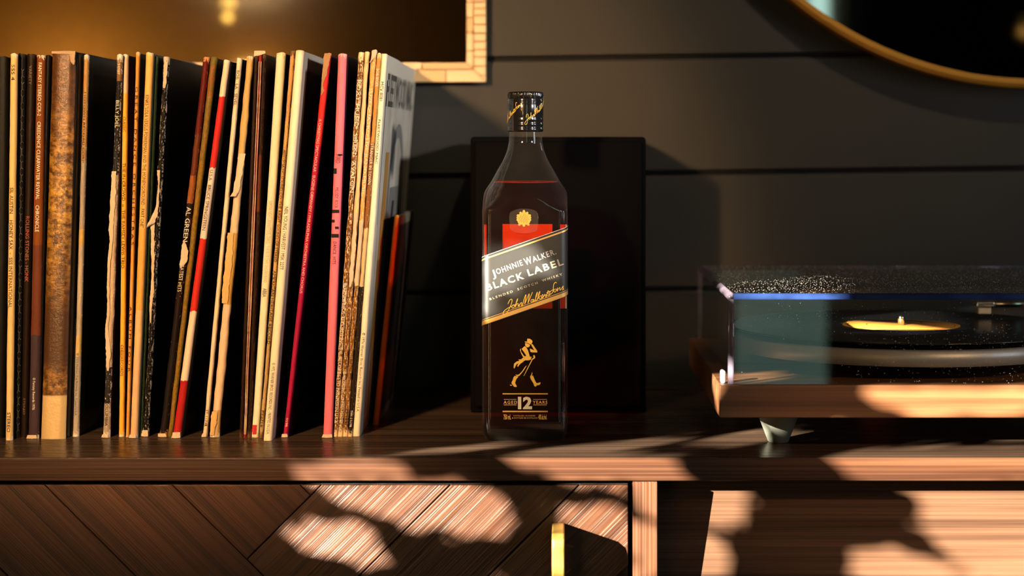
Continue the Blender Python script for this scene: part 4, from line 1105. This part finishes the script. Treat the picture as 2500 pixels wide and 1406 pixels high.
for (a, b, c, e_) in ((mx0, mx1, mz0, mz0+fw), (mx0, mx1, mz1-fw, mz1), (mx0, mx0+fw, mz0+fw, mz1-fw), (mx1-fw, mx1, mz0+fw, mz1-fw)):
    box('frame_rail', a+.0005, b-.0005, YM+.0065, YM+.0091, c+.0005, e_-.0005, M_goldpaint, mir)

# ------------------------------------------------------------------ round mirror on the right
YR = 1.872
# circle through three measured rim points
def circ(p, q, s):
    ax, ay = p; bx, by = q; cx, cy = s
    d_ = 2*(ax*(by-cy)+bx*(cy-ay)+cx*(ay-by))
    ux = ((ax*ax+ay*ay)*(by-cy)+(bx*bx+by*by)*(cy-ay)+(cx*cx+cy*cy)*(ay-by))/d_
    uy = ((ax*ax+ay*ay)*(cx-bx)+(bx*bx+by*by)*(ax-cx)+(cx*cx+cy*cy)*(bx-ax))/d_
    return ux, uy, math.hypot(ax-ux, ay-uy)
ux, uy, ur = circ((1931, 0), (2140, 130), (2500, 214))
rc = P(ux, uy, YR); Rr = ur/F*YR
rm = empty('round_mirror', (rc.x, YB, rc.z-Rr)); tag(rm, 'large round mirror with thin gold rim on the charcoal wall', 'mirror')
def ring_obj(name, prof, mat, parent, n=180):
    V, Fs = [], []; m = len(prof)
    for i in range(n):
        t = 2*math.pi*i/n
        for (r_, y) in prof: V.append((r_*math.cos(t), y, r_*math.sin(t)))
    for i in range(n):
        for j in range(m):
            a = i*m+j; b = i*m+(j+1) % m; c = ((i+1) % n)*m; Fs.append((a, c+j, c+(j+1) % m, b))
    o = obj(name, V, Fs, mat, parent); o.location = Vector((rc.x, 0, rc.z))-Vector((rc.x, YB, rc.z-Rr)); return o
wr = 22/F*YR
ring_obj('rim', [(Rr, YR), (Rr-wr*.30, YR-.0015), (Rr-wr*.34, YR+.0005), (Rr-wr*.40, YR-.001), (Rr-wr, YR-.0005), (Rr-wr, YB-.012), (Rr, YB-.0002)], M_goldpaint, rm)
V = [((Rr-wr+.0005)*math.cos(2*math.pi*k/96), 0, (Rr-wr+.0005)*math.sin(2*math.pi*k/96)) for k in range(96)]
V += [(x, .004, z) for x, _, z in V]
o = obj('mirror_glass', V, [tuple(range(96)), tuple(range(191, 95, -1))]+[(k, k+96, (k+1) % 96+96, (k+1) % 96) for k in range(96)], M_mirror, rm)
o.location = (0, YR+.004-YB, Rr)

# ------------------------------------------------------------------ things behind the camera that the mirrors and gloss pick up
M_bulb = glow('warm_bulb', (1.0, .58, .10), 9)
M_bulb2 = glow('dim_warm_bulb', (1.0, .50, .10), .5)
def pendant(x, y, z, r_, label, M_bulb=M_bulb):
    p = empty('pendant_lamp', (x, y, z)); tag(p, label, 'lamp', 'pendant lamps behind the camera')
    lathe('bulb', [(r_*math.sin(math.pi*k/14)+1e-5, -r_*math.cos(math.pi*k/14)) for k in range(15)], M_bulb, p, 24)
    lathe('socket', [(.006, r_*.95), (.006, r_+.03)], M_brass, p, 12)
    lathe('cord', [(.0015, r_+.03), (.0015, ZC-z)], M_black, p, 8)
def refl(px, py, Yp, Ym=YM+.006):
    """room point seen in a wall mirror at pixel px,py when the folded path is Yp long"""
    return ((px-VX)/F*Yp, 2*Ym-Yp, (VY-py)/F*Yp)
x, y, z = refl(556, 42, 5.0); pendant(x, y, z, .010, 'small amber pendant bulb reflected in the framed mirror, nearer one')
x, y, z = refl(558, 8, 5.4); pendant(x, y, z, .015, 'small amber pendant bulb reflected in the framed mirror, farther one')
x, y, z = refl(2500, 78, 5.0, YR+.004); pendant(x, y, z, .014, 'small amber pendant bulb reflected at the round mirror edge', M_bulb2)
# glazed door behind the camera, daylight beyond
gd = empty('door_1', (.65, YF+.02, ZF)); gd['kind'] = 'structure'
dxa, dxb = .50, .765
box('pane', dxa, dxb, YF+.010, YF+.014, ZF+.1, ZC-.3, glow('daylit_pane', (.50, .85, .72), 2.3), gd)
box('transom_pane', .815, .885, YF+.010, YF+.014, .35, 1.0, glow('daylit_transom', (.60, .95, .85), 1.2), gd)
for (a, b, c, e_) in ((dxa-.05, dxa, ZF, ZC-.25), (dxb, dxb+.05, ZF, ZC-.25), (dxa, dxb, ZF, ZF+.1), (dxa, dxb, ZC-.3, ZC-.25)):
    box('door_rail', a, b, YF+.001, YF+.03, c, e_, M_black, gd)
gd2 = empty('glint_panel', (-1.2, YF+.02, ZF)); gd2['kind'] = 'structure'  # added glowing panel, placed for the gold glint on the bottle's edge
box('pane', -1.36, -1.06, YF+.010, YF+.014, ZF+.1, -.12, glow('warm_glint_glow', (1.0, .66, .32), 7), gd2)
for (a, b, c, e_) in ((-1.41, -1.36, ZF+.05, -.07), (-1.06, -1.01, ZF+.05, -.07), (-1.36, -1.06, ZF+.05, ZF+.1), (-1.36, -1.06, -.12, -.07)):
    box('glint_panel_rail', a, b, YF+.001, YF+.03, c, e_, M_black, gd2)
box('trim_1', .95, X1-.01, YF+.001, YF+.02, ZF+.01, ZC-.01, M_black)['kind'] = 'structure'
light('wall_glow', 'POINT', (-1.62, YF+.28, .13), None, 12.0, (1.0, .55, .14)).data.shadow_soft_size = .05  # added lights kept out of view, for the amber glow in the framed mirror
light('wall_glow', 'POINT', (-1.02, YF+.13, .20), None, 1.8, (1.0, .55, .14)).data.shadow_soft_size = .04

# ------------------------------------------------------------------ unseen leaf screen, shaped to break the sun into patches
def shelf_pt(x, y): return P(x, y, ZS*F/(VY-y) if y != VY else 1.5)
def pl_front(Y): return lambda x, y: P(x, y, Y)
def tpanel(x, y):
    # intersection with the slanting panel
    Y = 1.505
    for _ in range(8): Y = panel_Y(PZ(y, Y))
    return P(x, y, Y)
def zpl(zz): return lambda x, y: P(x, y, zz*F/(VY-y))
LIT = []
def lit(fn, pts): LIT.append([ab(fn(x, y)) for x, y in pts])
sf = pl_front(YE); df = pl_front(YD)
lit(sf, [(690, 1176), (700, 1150), (705, 1117), (900, 1117), (985, 1135), (1010, 1176)])
lit(sf, [(1225, 1116), (1640, 1116), (1665, 1140), (1650, 1176), (1372, 1176)])
lit(sf, [(1980, 1116), (2560, 1116), (2560, 1178), (2115, 1178)])
lit(shelf_pt, [(940, 1110), (1060, 1092), (1200, 1080), (1240, 1078), (1240, 1092), (1100, 1104), (960, 1113)])
lit(shelf_pt, [(1235, 1117), (1270, 1100), (1400, 1088), (1560, 1071), (1680, 1070), (1640, 1084), (1500, 1098), (1640, 1116)])
lit(shelf_pt, [(1700, 1078), (1780, 1058), (1860, 1046), (1990, 1060), (1900, 1075), (1800, 1080), (1830, 1086), (1740, 1086)])
lit(shelf_pt, [(1975, 1117), (2100, 1098), (2300, 1093), (2560, 1090), (2560, 1117)])
lit(df, [(780, 1183), (1140, 1183), (1200, 1204), (1262, 1255), (1255, 1290), (1200, 1315), (1150, 1316), (1090, 1290), (1000, 1283), (940, 1268), (870, 1235), (810, 1210)])
lit(df, [(690, 1322), (730, 1292), (800, 1262), (870, 1278), (960, 1330), (925, 1372), (880, 1380), (840, 1372), (770, 1345)])
lit(df, [(1300, 1183), (1545, 1183), (1545, 1225), (1480, 1190)])
lit(df, [(1370, 1262), (1420, 1235), (1480, 1232), (1560, 1270), (1560, 1350), (1375, 1290)])
lit(sf, [(1540, 1174), (1612, 1174), (1612, 1235), (1540, 1225)])
lit(sf, [(1540, 1272), (1612, 1280), (1612, 1345), (1540, 1335)])
lit(sf, [(1540, 1375), (1612, 1378), (1612, 1420), (1540, 1420)])
lit(tpanel, [(1700, 1195), (1822, 1195), (1832, 1230), (1812, 1282), (1770, 1290), (1690, 1280)])
lit(tpanel, [(1680, 1305), (1750, 1318), (1778, 1350), (1790, 1380), (1782, 1425), (1640, 1425)])
lit(tpanel, [(2245, 1195), (2560, 1195), (2560, 1430), (2400, 1430), (2300, 1345), (2250, 1300), (2238, 1250)])
lit(tpanel, [(2045, 1350), (2075, 1315), (2140, 1335), (2210, 1340), (2320, 1380), (2400, 1430), (2120, 1430)])
pf = pl_front(YP)
lit(pf, [(2035, 938), (2560, 938), (2560, 1022), (2245, 1022)])
lit(pf, [(1985, 1022), (2030, 1008), (2110, 1018), (2110, 1026)])
lit(lambda x, y: Vector((tx0, YP*1.0+(1757-x)*.0025, PZ(y, YP))), [(1757, 940), (1730, 925), (1722, 965), (1757, 1022)])
lit(zpl(tz1), [(1785, 920), (1860, 905), (1920, 912), (1850, 935), (1790, 930)])
lit(zpl(zr), [(2040, 800), (2120, 776), (2300, 776), (2370, 795), (2300, 815), (2120, 815)])
lit(pl_front(1.4245), [(1335, 1290), (1390, 1290), (1390, 1430), (1335, 1430)])
lit(zpl(lz1), [(1745, 706), (1760, 690), (2030, 672), (2040, 690), (1900, 712)])
lit(zpl(lz1), [(2300, 712), (2560, 692), (2560, 712), (2400, 716)])
lit(pl_front(YFc), [(1165, 628), (1250, 600), (1355, 596), (1352, 660), (1300, 680), (1240, 700), (1195, 730), (1195, 790), (1150, 790)])
DIM = [3, 5, 9, 10]
def inside(poly, a, b):
    c = np.zeros(a.shape, bool); n = len(poly)
    for i in range(n):
        x0, y0 = poly[i]; x1, y1 = poly[(i+1) % n]
        if y0 == y1: continue
        m = ((y0 > b) != (y1 > b)) & (a < (x1-x0)*(b-y0)/(y1-y0)+x0); c ^= m
    return c
G = .004
ga = np.arange(A0-.03, A1+.03, G); gb = np.arange(B0-.06, B1+.09, G)
GA, GB = np.meshgrid(ga, gb, indexing='ij')
litmap = np.zeros(GA.shape, bool)
for pl in LIT: litmap |= inside(pl, GA, GB)
covered = litmap.copy()
leaves = []; rr = random.Random(11)
def leaf_mask(a, b, L, w_, ang):
    ca_, sa_ = math.cos(ang), math.sin(ang)
    x = (GA-a)*ca_+(GB-b)*sa_; y = -(GA-a)*sa_+(GB-b)*ca_
    hw_ = w_*np.clip(1-(x/L)**2, 0, 1)**.8
    return (np.abs(x) < L) & (np.abs(y) < hw_)
for L, tol, tries in ((.042, .06, 2500), (.028, .08, 2500), (.018, .10, 3000), (.012, .10, 4000), (.008, .12, 6000), (.006, .2, 8000)):
    idx = np.argwhere(~covered)
    rr2 = np.random.RandomState(int(L*1e4)); rr2.shuffle(idx)
    for (i, j) in idx[:tries]:
        if covered[i, j]: continue
        best = None
        for _ in range(4):
            ang = rr.uniform(0, math.pi); w_ = L*rr.uniform(.45, .65)
            m = leaf_mask(GA[i, j], GB[i, j], L, w_, ang)
            nl = (m & litmap).sum(); nt_ = m.sum()
            if nt_ and nl <= tol*nt_ and (best is None or nl < best[0]): best = (nl, m, w_, ang)
        if best:
            covered |= best[1]; leaves.append((GA[i, j], GB[i, j], L, best[2], best[3]))
V, Fs = [], []
T0 = 2.30
for (a, b, L, w_, ang) in leaves:
    # lift to the plane of the screen; the leaf tips back a little
    off = rr.uniform(-.07, .07); base = U*a+W*b
    c = base-SUND*( (T0+off) - 0 )
    # put along the sun ray at the chosen distance from the sideboard
    k0 = Vector((0, 1.5, -.22)).dot(SUND); c = base+SUND*(k0-(T0+off))
    tilt = Vector((rr.uniform(-.35, .35), rr.uniform(-.35, .35), 0))
    ca_, sa_ = math.cos(ang), math.sin(ang)
    e1 = U*ca_+W*sa_; e2 = -U*sa_+W*ca_
    e1 = (e1+SUND*tilt.x); e2 = (e2+SUND*tilt.y); bq = len(V)
    for t in (-1, -.7, -.3, .15, .6, .88, 1):
        hw_ = w_*(max(0, 1-t*t))**.8
        mid_ = c+e1*(t*L)+SUND*(.15*L*t*t)
        V += [mid_+e2*hw_, mid_-SUND*(-.10*w_), mid_-e2*hw_]
    for q in range(6):
        s0 = bq+q*3; Fs += [(s0, s0+1, s0+4, s0+3), (s0+1, s0+2, s0+5, s0+4)]
k0 = Vector((0, 1.5, -.22)).dot(SUND)
pc = U*((A0+A1)/2)+W*((B0+B1)/2)+SUND*(k0-T0)
base = Vector((pc.x, pc.y, ZF))
leaf_screen = empty('leaf_gobo', base); tag(leaf_screen, 'added leaf screen that shapes the sun patches, out of frame on the left', 'leaf_screen')  # added blocker, its leaves laid out from the wanted sun patches
M_leaf = plain('leaf_green', (.05, .10, .03, 1), .5)
fo = obj('gobo_leaves', [v-base for v in V], Fs, M_leaf, leaf_screen); fo['kind'] = 'stuff'
lathe('pot', [(.10, 0), (.14, .24), (.15, .25), (.15, .27), (.13, .27), (.13, .25), (.01, .25)], plain('clay_pot', (.3, .12, .06, 1), .8), leaf_screen, 32)
lathe('trunk', [(.018, .25), (.014, pc.z-.12-ZF)], M_wooddark, leaf_screen, 12)
print('leaves', len(leaves), 'lit cells', litmap.sum(), 'uncovered', (~covered).sum(), 'objects', len(bpy.data.objects))
